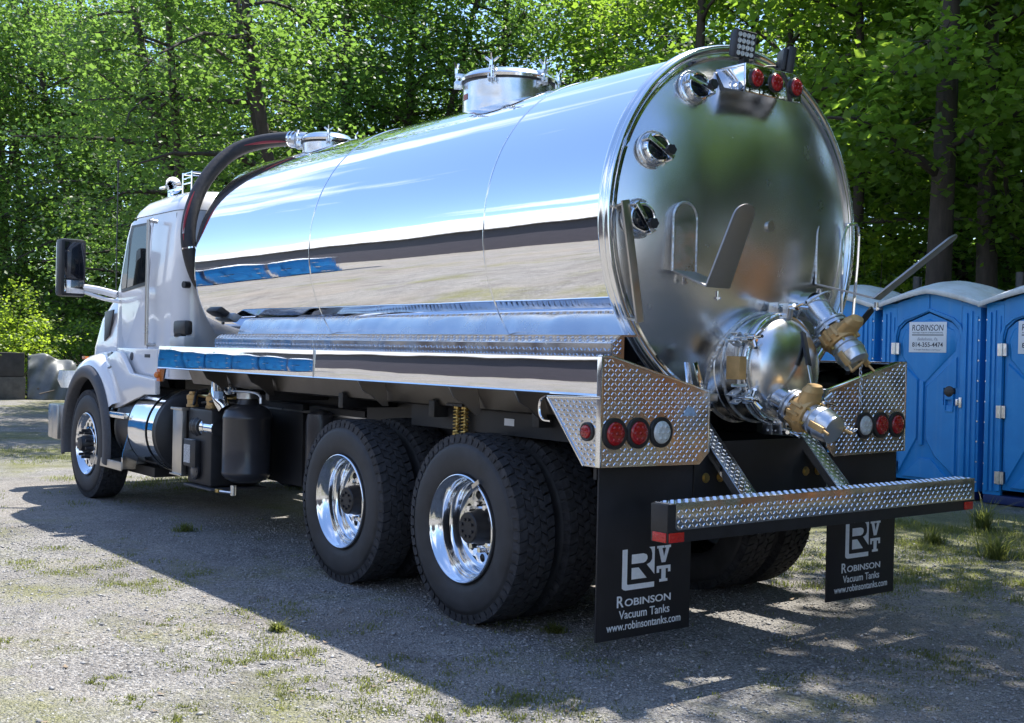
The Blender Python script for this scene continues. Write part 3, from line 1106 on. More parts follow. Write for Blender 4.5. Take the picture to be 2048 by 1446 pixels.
# ------------------------------------------------------------------ portable toilets (front faces +y, local u runs to the picture's right = -x)
def toilet(loc, label, simple=False):
    r = root('portable_toilet', loc, label, 'portable toilet', 'blue portable toilets')
    W, D = 1.25, 1.25
    hw = W / 2

    def bu(mb, u0, u1, y0, y1, z0, z1):
        return mb.box(-u1, -u0, y0, y1, z0, z1)
    # skid
    mb = MB()
    bu(mb, -hw + .02, hw - .02, -D, .02, .0, .09)
    mk('skid_base', mb, M_BLACK if False else M_DBLUE, r, bev=.01)
    # shell: side and rear panels with ribs
    for sgn in (-1, 1):
        mb = MB()
        bu(mb, *sorted((sgn * hw, sgn * (hw - .03))), -D, -.02, .09, 2.14)
        for k in range(5):
            y = -.16 - k * .235
            bu(mb, *sorted((sgn * (hw + .018), sgn * (hw - .01))), y - .07, y + .04, .2, 2.02)
        mk('side_panel', mb, M_BLUE, r, bev=.008)
    mb = MB()
    bu(mb, -hw + .03, hw - .03, -D, -D + .03, .09, 2.14)
    for k in range(5):
        bu(mb, -.5 + k * .21, -.38 + k * .21, -D - .02, -D + .01, .2, 2.0)
    mk('rear_panel', mb, M_BLUE, r, bev=.008)
    # front frame: fluted posts and gable
    ul, ur = -.42, .395           # door opening
    for nm_, a, b in (('left', -hw, ul), ('right', ur, hw)):
        mb = MB()
        bu(mb, a + .002, b - .002, -.05, 0, .09, 2.12)
        s0 = a + .02 if nm_ == 'left' else a + .025
        wd_ = (b - a - .05)
        bu(mb, s0, s0 + wd_ * .28, -.01, .022, .13, 2.04)
        bu(mb, s0 + wd_ * .42, s0 + wd_ * .62, -.01, .018, .13, 2.06)
        bu(mb, s0 + wd_ * .78, s0 + wd_ * .98, -.01, .014, .13, 2.0)
        mk('corner_post', mb, M_BLUE, r, bev=.006)
    mb = MB()
    gab = [(-hw, 1.86), (hw, 1.86), (hw, 2.14), (hw * .5, 2.235), (0, 2.30), (-hw * .5, 2.235), (-hw, 2.14)]
    # gable board with the arched door opening cut as strips
    arch = [(ul, 1.74), (ul + .03, 1.86), (ul + .12, 1.95), (-.012, 2.06), (ur - .12, 1.95), (ur - .03, 1.86), (ur, 1.74)]
    outer = [(ul, 2.14 + .07 * .3), (ul + .03, 2.18), (ul + .12, 2.20), (-.012, 2.30), (ur - .12, 2.20), (ur - .03, 2.18), (ur, 2.14 + .02)]
    for k in range(6):
        q = [arch[k], arch[k + 1], outer[k + 1], outer[k]]
        mb.prism([(-u, -.045, z) for u, z in q], (0, .045, 0))
    mb.prism([(hw, -.045, 2.12), (-ul, -.045, 2.12), (-ul, -.045, 2.16), (hw, -.045, 2.14)], (0, .044, 0))
    mb.prism([(-hw, -.045, 2.12), (-ur, -.045, 2.12), (-ur, -.045, 2.16), (-hw, -.045, 2.14)], (0, .044, 0))
    bu(mb, -.02, -.004, 0, .012, 2.06, 2.28)
    mk('gable', mb, M_BLUE, r)
    # moulded trim round the door
    mb = MB()
    path = [(ul - .02, .14), (ul - .02, 1.78), (ul + .01, 1.90), (ul + .10, 1.975), (-.012, 2.085), (ur - .10, 1.975), (ur - .01, 1.90), (ur + .02, 1.78), (ur + .02, .14)]
    for a, b in zip(path[:-1], path[1:]):
        mb.bar((-a[0], .006, a[1]), (-b[0], .006, b[1]), .03, .028, up=(0, 1, 0))
    mk('door_frame', mb, M_BLUE, r)
    # door: slab with raised mouldings, inset
    mb = MB()
    g = .012
    dp = [(ul + g, .15), (ur - g, .15), (ur - g, 1.74), (ur - .035, 1.855), (ur - .125, 1.935), (-.012, 2.045), (ul + .125, 1.935), (ul + .035, 1.855), (ul + g, 1.74)]
    mb.prism([(-u, -.035, z) for u, z in dp], (0, .022, 0))
    door = mk('door', mb, M_BLUE, r, bev=.004)
    mb = MB()

    def raised(poly, h=.022, y=-.0135):
        c = V((sum(p[0] for p in poly) / len(poly), sum(p[1] for p in poly) / len(poly)))
        inn = [(c.x + (p[0] - c.x) * .93, c.y + (p[1] - c.y) * .965) for p in poly]
        n = len(poly)
        vs = [(-p[0], y, p[1]) for p in poly] + [(-p[0], y + h, p[1]) for p in inn]
        mb.add(vs, [tuple(range(n, 2 * n))] + [(i, (i + 1) % n, n + (i + 1) % n, n + i) for i in range(n)])
    raised([(ul + .06, .22), (-.13, .62), (-.13, 1.30), (ul + .06, 1.50), (ul + .035, 1.2), (ul + .035, .5)])
    raised([(-.03, .62), (.10, .42), (ur - .04, .22), (ur - .04, 1.02), (ur - .20, 1.02), (ur - .20, 1.22), (ur - .04, 1.22), (ur - .04, 1.56), (-.03, 1.22)])
    raised([(ul + .10, .18), (ur - .10, .18), (.06, .40), (-.10, .40)])
    raised([(ul + .07, 1.54), (-.08, 1.24), (-.06, 1.24), (ur - .07, 1.62), (ur - .05, 1.74), (ur - .1, 1.86), (-.012, 1.98), (ul + .1, 1.86), (ul + .05, 1.74)], h=.014)
    mk('door_moulding', mb, M_BLUE, door, sm=30)
    mb = MB()
    bu(mb, -.105, -.055, -.01, .016, .55, 1.28)
    mk('door_rib', mb, M_BLUE, door, bev=.008)
    # latch: domed indicator over pull recess
    mb = MB()
    mb.lathe((-(ur - .125), -.012, 1.17), (0, 1, 0), [(0, .065), (.03, .06), (.036, .05), (.036, 0)], 20)
    latch = mk('latch', mb, M_PLAST, door)
    mb = MB()
    bu(mb, ur - .18, ur - .07, -.012, .018, 1.08, 1.15)
    bu(mb, ur - .18, ur - .165, -.012, .022, .96, 1.08)
    bu(mb, ur - .085, ur - .07, -.012, .022, .96, 1.08)
    bu(mb, ur - .18, ur - .07, -.012, .022, .945, .96)
    mk('pull_handle', mb, M_BLUE, door, bev=.004)
    mb = MB()
    bu(mb, ur - .035, ur - .008, -.005, .03, 1.02, 1.09)
    bu(mb, ur + .006, ur + .04, .0, .034, 1.0, 1.11)
    mk('hasp', mb, M_ZINC, r, bev=.003)
    for z in (.28, .98, 1.64):
        mb = MB()
        bu(mb, ul - .055, ul - .012, .012, .03, z - .065, z + .065)
        bu(mb, ul + .004, ul + .045, -.01, .026, z - .065, z + .065)
        mb.cyl((-(ul - .004), .028, z - .07), (-(ul - .004), .028, z + .07), .009, n=8)
        mk('hinge', mb, M_ZINC, r)
    # corner rivets
    mb = MB()
    for k in range(9):
        for s_ in (-1, 1):
            mb.cyl((s_ * (hw - .014), .0, .2 + k * .22), (s_ * (hw - .014), .012, .2 + k * .22), .009, n=8)
    mk('rivets', mb, M_ZINC, r, kind='stuff')
    # roof: crowned sheet with corrugations and a thick rolled edge
    n, m = 36, 22
    vs, fs = [], []

    def edge_z(t):
        return 2.14 + .165 * (1 - abs(t) ** 1.35)
    for j in range(m + 1):
        for i in range(n + 1):
            t = -1 + 2 * i / n
            q = j / m
            y = .085 - (D + .14) * q
            rise = .12 * sin(pi * min(1, q * 1.0)) ** .7 * (1 - abs(t) ** 2.4)
            cor = .007 * sin(t * 40) * sin(pi * q) * (1 - abs(t) ** 6)
            vs.append((-t * (hw + .055), y, edge_z(t) + .01 + rise + cor))
    for j in range(m):
        for i in range(n):
            a = j * (n + 1) + i
            fs.append((a, a + 1, a + n + 2, a + n + 1))
    rv = len(vs)
    # rim skirt
    ring_ = [i for i in range(n + 1)] + [j * (n + 1) + n for j in range(1, m + 1)] + [m * (n + 1) + i for i in range(n - 1, -1, -1)] + [j * (n + 1) for j in range(m - 1, 0, -1)]
    for k in ring_:
        x, y, z = vs[k]
        vs.append((x, y, z - .055))
    q_ = len(ring_)
    for k in range(q_):
        fs.append((ring_[k], ring_[(k + 1) % q_], rv + (k + 1) % q_, rv + k))
    mb = MB()
    mb.add(vs, fs)
    roof = mk('roof', mb, M_ROOF, r, sm=50)
    so = roof.modifiers.new('thick', 'SOLIDIFY')
    so.thickness = .012
    mk('vent_pipe', MB().cyl((-.45, -1.1, 2.1), (-.45, -1.1, 2.55), .055), M_PLAST, r)
    # sign
    sw, sh, su, sz = .475, .345, .0, 1.60
    if not simple:
        mb = MB()
        bu(mb, su - sw / 2 - .02, su + sw / 2 - .02, .002, .007, sz, sz + sh)
        sg = mk('sign', mb, M_SIGN, r, bev=.001)

        def F(z):
            return frameM((-(su - .02), .0072, z), (-1, 0, 0), (0, 0, 1))
        text('ROBINSON', .40, .068, F(sz + .245), M_INK, sg, shear=.12)
        text('PORTABLE TOILETS & WASTE REMOVAL', .39, .014, F(sz + .215), M_INK, sg)
        mb = MB()
        bu(mb, su - .22, su + .18, .0072, .0088, sz + .192, sz + .202)
        mk('rule_line', mb, M_INK, sg, sm=0)
        text('Bellefonte, Pa.', .26, .038, F(sz + .130), M_INK2, sg, shear=.35)
        text('814-355-4474', .39, .052, F(sz + .062), M_INK, sg, bold=.012)
        text('"A Straight Flush Beats A Full House!"', .35, .022, F(sz + .018), M_INK2, sg, shear=.2)
    return r


t0 = toilet((4.02, -6.93, 0), 'middle blue portable toilet with the whole white sign on its door')
t1 = toilet((2.66, -6.86, 0), 'blue portable toilet cut by the right picture edge with three hinges in view')
t2 = toilet((5.40, -6.97, 0), 'blue portable toilet mostly hidden behind the tank end')
t1.rotation_euler.z = rad(.8)


# ------------------------------------------------------------------ what the polished tank mirrors: the lot in front of it
def yard():
    # long white roofed shed across the lot
    r = root('storage_shed', (14, 21, 0), 'long shed with white roof and grey walls across the lot', 'shed')
    wallm = plain('shed_wall_metal', (.038, .034, .044), .6, 0, 3, .2, 0)
    mk('wall', MB().box(-40, 50, 0, 9, 0, 5.6), wallm, r)
    mb = MB()
    mb.prism([(-41, -1.0, 7.4), (-41, 4.5, 8.4), (-41, 10, 7.4), (-41, 10, 5.5), (-41, -1.0, 5.5)], (92, 0, 0))
    mk('roof', mb, plain('white_roof_metal', (.78, .78, .77), .5, 0, .4, .06), r)
    # the row of spare toilets
    tg = ['nearest the shed', 'second from the shed', 'third from the shed', 'in the middle of the row', 'third from the lot', 'second from the lot', 'nearest the lot']
    for i in range(7):
        o = SIMPLE if i == 0 else dup(SIMPLE, None)
        k = 2 - i
        o.location = (21.5 - .46 * 1.36 * k, 7.1 + .888 * 1.36 * k, 0)
        o.rotation_euler.z = rad(117)
        o['label'] = 'spare blue portable toilet in the row across the lot, ' + tg[i]
        o['group'] = 'spare toilets across the lot'
    # unseen container and van, added to mirror orange and white in the tail
    c = root('added_container', (-7.9, -7.4, 0), 'rust orange container added out of view to colour the tail plate reflection', 'container', rz=rad(-24))
    mb = MB()
    mb.box(-1.3, 1.3, -1.25, 1.25, .12, 2.6)
    for i in range(12):
        mb.box(-1.25 + i * .215, -1.15 + i * .215, 1.24, 1.28, .2, 2.5)
    mk('shell', mb, plain('rust_orange_paint', (.50, .21, .08), .6, 0, 3, .25), c)
    v = root('added_van', (-10.5, 2.4, 0), 'white box van added out of view for the bright reflection on the tank head', 'van', rz=rad(-53))
    mk('body', MB().box(-1.1, 1.1, -2.6, 2.6, .45, 2.9), M_WHITE, v, bev=.06)
    mk('cab', MB().box(-1.0, 1.0, 2.62, 4.0, .45, 1.9), M_WHITE, v, bev=.15)
    mb = MB()
    for x in (-1, .75):
        for y in (-1.6, 3.0):
            mb.cyl((x, y, .42), (x + .25, y, .42), .42).cut()
    mk('wheel', mb, M_RUB, v)


SIMPLE = toilet((0, 60, 0), 'spare blue portable toilet standing in the row across the lot', simple=True)
yard()


# ------------------------------------------------------------------ THE TRUCK
TR = root('vacuum_tank_truck', (4.5, 0, 0), 'white cab vacuum truck with a long polished aluminium tank and tread plate tail', 'tank truck')


def T(name, mb, m, parent=None, **kw):
    p = parent or TR
    return mk(name, mb, m, p, world=(p is TR), **kw)


ZC, R0, XR, XF = 2.20, .985, .72, 5.93


def lugs(poly_in, o, u, w, nrm, W_, H_, pitch=.027, h=.0036, ln=.0112, wd_=.0034):
    """raised lozenges of tread plate over the rectangle W_ x H_ at o along u, w; poly_in(a,b) keeps one"""
    o, u, w, nrm = V(o), V(u).normalized(), V(w).normalized(), V(nrm).normalized()
    nu, nw = int(W_ / pitch), int(H_ / pitch)
    P0 = []
    for i in range(nu):
        for j in range(nw):
            a, b = (i + .5) * pitch, (j + .5) * pitch
            if poly_in(a, b):
                P0.append((a, b, 1 if (i + j) % 2 else -1))
    mb = MB()
    for a, b, s_ in P0:
        c = o + u * a + w * b
        d = (u * .6 + w * .8 * s_).normalized() if False else (u + w * s_).normalized()
        e = nrm.cross(d)
        vs = [c - d * ln, c - d * ln * .5 - e * wd_, c + d * ln * .5 - e * wd_, c + d * ln, c + d * ln * .5 + e * wd_, c - d * ln * .5 + e * wd_,
              c - d * ln * .55 + nrm * h, c + d * ln * .55 + nrm * h]
        mb.add(vs, [(0, 1, 6), (1, 2, 7, 6), (2, 3, 7), (3, 4, 7), (4, 5, 6, 7), (5, 0, 6)])
    return mb


def add_lugs(parent, *a, **k):
    if not parent:
        parent = TR
    mb = lugs(*a, **k)
    me = bpy.data.meshes.new('tread_lugs')
    me.from_pydata(mb.v, [], mb.f)
    me.materials.append(M_LUG)
    return link('tread_lugs', me, parent, kind='stuff')


# --- tank shell
def tank():
    ax = (1, 0, 0)
    mb = MB()
    xs = np.linspace(XR + .03, XF - .06, 40)
    prof = [(x, R0) for x in xs]
    mb.lathe((0, 0, ZC), ax, prof, 160)
    shell = T('tank_shell', mb, M_TANK, sm=60)
    mb = MB()
    fr = [(XF - .06, R0), (XF - .03, R0 - .002), (XF, R0 - .02), (XF + .035, R0 - .09), (XF + .08, R0 - .25), (XF + .12, R0 - .5), (XF + .14, 0)]
    mb.lathe((0, 0, ZC), ax, fr, 120)
    T('front_head', mb, M_TANK, sm=60)
    # weld seams round the shell
    for x in (1.76, 3.85):
        T('weld_seam', MB().lathe((0, 0, ZC), ax, [(x - .008, R0), (x - .003, R0 + .0035), (x + .003, R0 + .0035), (x + .008, R0)], 140), M_RING, shell)
    # short lower lap seams
    # end ring: rolled flange
    mb = MB()
    mb.lathe((0, 0, ZC), ax, [(XR + .05, R0), (XR + .045, R0 + .016), (XR + .03, R0 + .027), (XR + .012, R0 + .024), (XR + .004, R0 + .012), (XR - .004, R0 + .018),
                              (XR - .018, R0 + .022), (XR - .03, R0 + .014), (XR - .034, R0 - .002), (XR - .028, R0 - .02), (XR - .012, R0 - .028)], 160)
    T('end_ring', mb, M_RING, sm=60)
    T('ring_lip', MB().lathe((0, 0, ZC), ax, [(XR - .012, R0 - .024), (XR - .03, R0 - .030), (XR - .032, R0 - .040), (XR - .010, R0 - .046)], 140), M_CHROME, sm=60)
    # dished rear head
    mb = MB()
    prof = []
    Rh = R0 - .04
    for i in range(30):
        r = Rh * (1 - i / 29)
        q = r / Rh
        prof.append((XR - .012 - .22 * (1 - q ** 2.6), r))
    mb.lathe((0, 0, ZC), ax, prof, 128)
    T('rear_head', mb, M_HEAD, sm=60)


tank()


def head_x(y, z):
    q = min(1, sqrt(y * y + (z - ZC) ** 2) / (R0 - .04))
    return XR - .012 - .22 * (1 - q ** 2.6)


def quat_to(d, up=(0, 0, 1)):
    """rotation taking local +Z to d, local +Y near up"""
    d = V(d).normalized()
    return d.to_track_quat('Z', 'Y')


# --- sight glasses (local +Z points out of the head)
def sight_glass(y, z, tab, parent=None, sc_=.86):
    x = head_x(y, z)
    n = V((-1, y * .28, (z - ZC) * .28)).normalized()
    q = quat_to(n)
    g = sub('sight_glass', TR, (x, y, z), q)
    g.scale = (sc_, sc_, sc_)
    mk('socket', MB().lathe((0, 0, -.03), (0, 0, 1), [(0, .115), (.03, .112), (.04, .104), (.045, .092), (.075, .092), (.082, .088), (.082, .070), (.05, .066)], 40), M_NECK, g)
    mk('weld_bead', MB().tube([(.113 * cos(a), .113 * sin(a), .004) for a in np.linspace(0, 2 * pi, 48)[:-1]], .007, 6, True), M_WELD, g)
    mk('glass', MB().lathe((0, 0, .05), (0, 0, 1), [(0, .068), (.012, .066), (.016, .05), (.018, 0)], 32), M_GLASSB, g)
    mk('retaining_ring', MB().tube([(.078 * cos(a), .078 * sin(a), .056) for a in np.linspace(0, 2 * pi, 40)[:-1]], .010, 8, True), M_CHROME, g)
    # swing bar with star knob, set at angle tab in the local plane, rising over the glass
    d = (q.inverted() @ V((0, cos(tab), sin(tab)))).normalized()
    d.z = 0
    d.normalize()
    s_ = V((-d.y, d.x, 0))
    mb = MB()
    mb.obox(d * -.0 + V((0, 0, .088)), d * .098, s_ * .013, V((0, 0, .004)))
    mb.obox(d * .098 + V((0, 0, .058)), d * .006, s_ * .02, V((0, 0, .034)))
    mb.obox(d * -.098 + V((0, 0, .058)), d * .006, s_ * .02, V((0, 0, .034)))
    mk('swing_bar', mb, M_RING, g, bev=.003)
    mb = MB()
    c = V((0, 0, 0)) + d * .045
    mb.cyl(c + V((0, 0, .09)), c + V((0, 0, .125)), .014, n=12)
    for k in range(6):
        a = k * pi / 3
        mb.cyl(c + V((.018 * cos(a), .018 * sin(a), .118)), c + V((.018 * cos(a), .018 * sin(a), .148)), .014, n=10)
    mb.cyl(c + V((0, 0, .118)), c + V((0, 0, .15)), .022, n=14)
    mk('star_knob', mb, M_PLAST, g)
    return g


for y, z, a in ((.455, 2.90, rad(200)), (.745, 2.545, rad(215)), (.835, 2.19, rad(235))):
    sight_glass(y, z, a + pi * .0)

# --- grab bar on the head
mb = MB()
mb.bar((.615, .955, 2.27), (.615, .835, 1.665), .05, .014, up=(1, 0, 0))
mb.bar((.615, .950, 2.255), (.715, .925, 2.245), .05, .012, up=(0, .2, 1))
mb.bar((.615, .840, 1.68), (.70, .815, 1.69), .05, .012, up=(0, .2, 1))
T('grab_bar', mb, M_STEEL, bev=.002)


# --- hose cradles
def cradle(pad_c, n, arm_top, arm_bot, side, label=None):
    c = sub('hose_cradle', TR, (0, 0, 0), None, off=False, label=label)
    c.location = -V(TR.location)
    pad_c, n, side = V(pad_c), V(n).normalized(), V(side).normalized()
    up = V((0, 0, 1))
    # arched pad outline
    hw = .085
    pts = [pad_c - side * hw - up * .17, pad_c + side * hw - up * .17, pad_c + side * hw + up * .10]
    for k in range(1, 9):
        a = k * pi / 9
        pts.append(pad_c + side * hw * cos(a) + up * (.10 + hw * sin(a)))
    pts.append(pad_c - side * hw + up * .10)
    mk('pad', MB().prism(pts, n * .008), M_NECK, c)
    mk('weld_bead', MB().tube([p + n * .006 for p in pts[1:]] + [pts[0] + n * .006], .007, 6), M_WELD, c)
    # shelf and arm, one bent plate
    b0 = pad_c - up * .17 + n * .01
    t = .005
    ab, at_ = V(arm_bot), V(arm_top)
    mb = MB()
    for (p, q, w0, w1) in ((b0, ab, hw, hw), (ab, at_, hw, hw * .85)):
        d = (q - p)
        nn = d.cross(side).normalized() * t
        poly = [p - side * w0, q - side * w1, q + side * w1, p + side * w0]
        if q is at_:
            poly = [p - side * w0]
            e = d.normalized()
            poly += [q - side * w1]
            for k in range(1, 8):
                a = pi - k * pi / 8
                poly.append(q + side * w1 * cos(a) + e * w1 * .8 * sin(a))
            poly += [q + side * w1, p + side * w0]
        mb.prism([x - nn for x in poly], nn * 2)
    mk('bent_arm', mb, M_ARM, c, bev=.001)
    mb = MB()
    for p in (b0 - up * .02 + side * .0, ab - up * .02):
        mb.cyl(p, p - up * .045, .011, n=10)
        mb.cyl(p - up * .03, p - up * .04, .018, n=6).cut()
    mk('pin', mb, M_CHROME, c)


cradle((.545, .605, 2.10), (-1, .16, -.02), (.155, .60, 2.19), (.235, .685, 1.84), (.0, 1, 0))
cradle((.555, -.50, 2.09), (-.9, -.35, 0), (.02, -.94, 2.17), (.24, -.60, 1.84), (.38, -.92, 0))
# pointed square-bar loop beside the right cradle
lp = [(.62, -.80, 1.68), (.62, -.80, 2.20), (.60, -.86, 2.30), (.60, -.92, 2.22), (.62, -.90, 1.68)]
T('bar_loop', MB().tube(spline(lp, 3), .009, 6), M_CHROME)
T('plug', MB().cyl((head_x(.0, 2.2) + .01, .015, 2.205), (head_x(0, 2.2) - .012, .015, 2.205), .028, n=24), M_STEEL)

# --- rear lamp bracket on the head
lb = sub('lamp_bracket', TR, (0, 0, 0), None, off=False)
lb.location = -V(TR.location)
x0 = .45
mb = MB()
mb.box(x0, x0 + .012, -.175, .275, 2.885, 3.035)       # rear face
mb.box(x0 + .012, .66, -.175, .275, 3.020, 3.035)       # top
mk('housing', mb, M_RAIL, lb, bev=.003)
mb = MB()
mb.prism([(x0 + .013, .262, 2.885), (x0 + .013, .262, 3.02), (.66, .262, 3.03), (.60, .262, 2.93)], (0, .012, 0)).cut()
mb.prism([(x0 + .013, -.174, 2.885), (x0 + .013, -.174, 3.02), (.66, -.174, 3.03), (.60, -.174, 2.93)], (0, .012, 0))
mk('side_cheek', mb, M_RAIL, lb, bev=.001)


def lamp(parent, loc, n, r, m, rub=.014, off=(0, 0, 0), name='marker_lamp', nled=6):
    q = quat_to(n)
    g = sub(name, parent, loc, q, off=(parent is TR))
    mk('grommet', MB().lathe((0, 0, 0), (0, 0, 1), [(0, r + rub), (.008, r + rub), (.012, r + rub * .6), (.010, r), (.0, r)], 32), M_PLAST, g)
    lens = mk('lens', MB().lathe((0, 0, 0), (0, 0, 1), [(0, r), (.012, r * .97), (.018, r * .86), (.021, r * .5), (.022, 0)], 32), m, g)
    mb = MB()
    for k in range(nled):
        a = 2 * pi * k / nled
        mb.lathe((r * .55 * cos(a), r * .55 * sin(a), .0195), (0, 0, 1), [(0, r * .17), (.004, r * .10), (.005, 0)], 8)
    mb.lathe((0, 0, .021), (0, 0, 1), [(0, r * .17), (.004, r * .1), (.005, 0)], 8)
    mk('lens_optics', mb, m, g)
    return g


for y in (.195, .04, -.125):
    lamp(lb, (x0 - .001, y, 2.965), (-1, 0, 0), .046, M_RED, .006)


def work_lamp(y, z, yaw, x=.50):
    g = sub('work_lamp', TR, (x, y, z), V((-cos(yaw), sin(yaw), -.12)).to_track_quat('Z', 'Y'))
    mk('housing', MB().box(-.072, .072, -.072, .072, -.035, 0).box(-.06, .06, -.06, .06, -.06, -.036), M_PLAST, g, bev=.006)
    mb = MB()
    for i in range(4):
        for j in range(4):
            mb.lathe((-.048 + i * .032, -.048 + j * .032, .001), (0, 0, 1), [(0, .0145), (.004, .012), (.001, .004), (.001, 0)], 10)
    mk('led_reflectors', mb, M_CLEAR, g)
    mk('bezel', MB().tube([(-.068, -.068, .002), (.068, -.068, .002), (.068, .068, .002), (-.068, .068, .002)], .005, 4, True), M_PLAST, g)
    return g


wl = work_lamp(.225, 3.145, rad(2))
work_lamp(-.17, 3.12, rad(-58), .53)
mb = MB()
mb.box(.49, .53, .205, .245, 3.035, 3.075).cut()
mb.box(.52, .56, -.19, -.15, 3.035, 3.06)
T('lamp_foot', mb, M_PLAST, bev=.003)
mb = MB()
mb.tube(spline([(.53, .20, 3.12), (.58, .12, 3.15), (.60, .06, 3.08), (.62, .03, 3.04)]), .006, 6).cut()
mb.tube(spline([(.54, .18, 3.10), (.60, .10, 3.11), (.61, .02, 3.06), (.63, .00, 3.04)]), .006, 6).cut()
mb.tube(spline([(.56, -.16, 3.10), (.60, -.05, 3.09), (.62, .00, 3.04)]), .006, 6)
T('lamp_wire', mb, M_PLAST)


# --- clamps: bracket + hinge bolt + T handle (local: z along the bolt, x radial outwards)
def clamp(parent, loc, radial, axis, off, s=1.0):
    r_, a_ = V(radial).normalized(), V(axis).normalized()
    t_ = a_.cross(r_)
    M = Matrix(((r_.x, t_.x, a_.x), (r_.y, t_.y, a_.y), (r_.z, t_.z, a_.z))).to_quaternion()
    g = sub('clamp', parent, loc, M, off=off)
    mb = MB()
    for sy in (-.022, .022):
        mb.box(-.01 * s, .05 * s, (sy - .004) * s, (sy + .004) * s, -.075 * s, -.015 * s)
    mb.cyl((.03 * s, -.034 * s, -.045 * s), (.03 * s, .034 * s, -.045 * s), .009 * s, n=10)
    for sy in (-.016, .016):
        mb.box(-.03 * s, .045 * s, (sy - .005) * s, (sy + .005) * s, .012 * s, .045 * s)
    mb.box(-.035 * s, -.005 * s, -.02 * s, .02 * s, .0, .016 * s)
    mk('lug_plate', mb, M_ZINC, g, bev=.002)
    mb = MB()
    mb.cyl((.03 * s, 0, -.045 * s), (.03 * s, 0, .075 * s), .0095 * s, n=10)
    mb.cyl((.03 * s, 0, .045 * s), (.03 * s, 0, .085 * s), .020 * s, n=14)
    for an in (.6, pi - .6):
        mb.tube([(.03 * s, 0, .07 * s), (.03 * s, .065 * s * cos(an), .07 * s + .07 * s * sin(an))], .010 * s, 8)
    mb.tube([(.03 * s, 0, .07 * s), (.03 * s + .02 * s, 0, .07 * s + .07 * s)], .009 * s, 8)
    mk('wing_handle', mb, M_CHROME, g)
    return g


def ring_clamps(parent, c, axis, R_, angs, off, s=1.0):
    c, ax = V(c), V(axis).normalized()
    t = V((0, 0, 1)) if abs(ax.z) < .9 else V((1, 0, 0))
    u = (t - ax * t.dot(ax)).normalized()
    w = ax.cross(u)
    for a in angs:
        d = u * cos(a) + w * sin(a)
        clamp(parent, c + d * R_, d, ax, off, s)


# --- rear manhole
mh = sub('rear_manhole', TR, (0, 0, 0), None, off=False)
mh.location = -V(TR.location)
MY, MZ, XL = 0.0, 1.445, .42
mk('neck', MB().lathe((.72, MY, MZ), (-1, 0, 0), [(0, .295), (.11, .295), (.115, .29), (.27, .285), (.272, .30), (.285, .302), (.29, .295), (.29, .2)], 72), M_NECK, mh)
mk('weld_bead', MB().tube([(head_x(MY + .296 * cos(a), MZ + .296 * sin(a)) - .004, MY + .296 * cos(a), MZ + .296 * sin(a)) for a in np.linspace(0, 2 * pi, 90)[:-1]], .010, 6, True), M_WELD, mh)
T_weld2 = mk('neck_weld', MB().tube([(.555, MY + .292 * cos(a), MZ + .292 * sin(a)) for a in np.linspace(0, 2 * pi, 90)[:-1]], .007, 6, True), M_WELD, mh)
prof = [(0, .275), (0, .292), (.006, .296), (.02, .296), (.026, .290), (.03, .268)]
for i in range(1, 15):
    a = i / 14 * pi / 2
    prof.append((.03 + .125 * sin(a), .266 * cos(a)))
prof[-1] = (.155, 0)
mk('domed_lid', MB().lathe((XL + .002, MY, MZ), (-1, 0, 0), prof, 96), M_HEAD, mh, sm=50)
mk('lid_ring', MB().tube([(XL - .028, MY + .286 * cos(a), MZ + .286 * sin(a)) for a in np.linspace(0, 2 * pi, 90)[:-1]], .008, 6, True), M_CHROME, mh)
for a in (rad(62), rad(-5), rad(-62), rad(118), rad(180), rad(-122)):
    # angle measured from up, towards +y positive
    d = V((0, sin(a), cos(a)))
    clamp(mh, V((XL - .005, MY, MZ)) + d * .30, d, (-1, 0, 0), False, 1.05)
# hinge
mb = MB()
hd = V((0, sin(rad(88)), cos(rad(88))))
c = V((XL, MY, MZ)) + hd * .31
mb.box(XL - .035, XL + .055, c.y - .02, c.y + .035, c.z - .07, c.z + .05)
mk('hinge_block', mb, M_BRASS, mh, bev=.003)
mb = MB()
mb.tube([(XL - .02, c.y + .02, c.z - .11), (XL - .02, c.y + .02, c.z - .07)], .010, 8)
mb.tube([(XL - .02, c.y - .03, c.z - .10), (XL - .02, c.y + .07, c.z - .10)], .009, 8).cut()
mb.tube([(XL + .01, c.y + .01, c.z + .05), (XL + .01, c.y + .01, c.z + .10)], .010, 8)
mk('hinge_pin', mb, M_ZINC, mh)


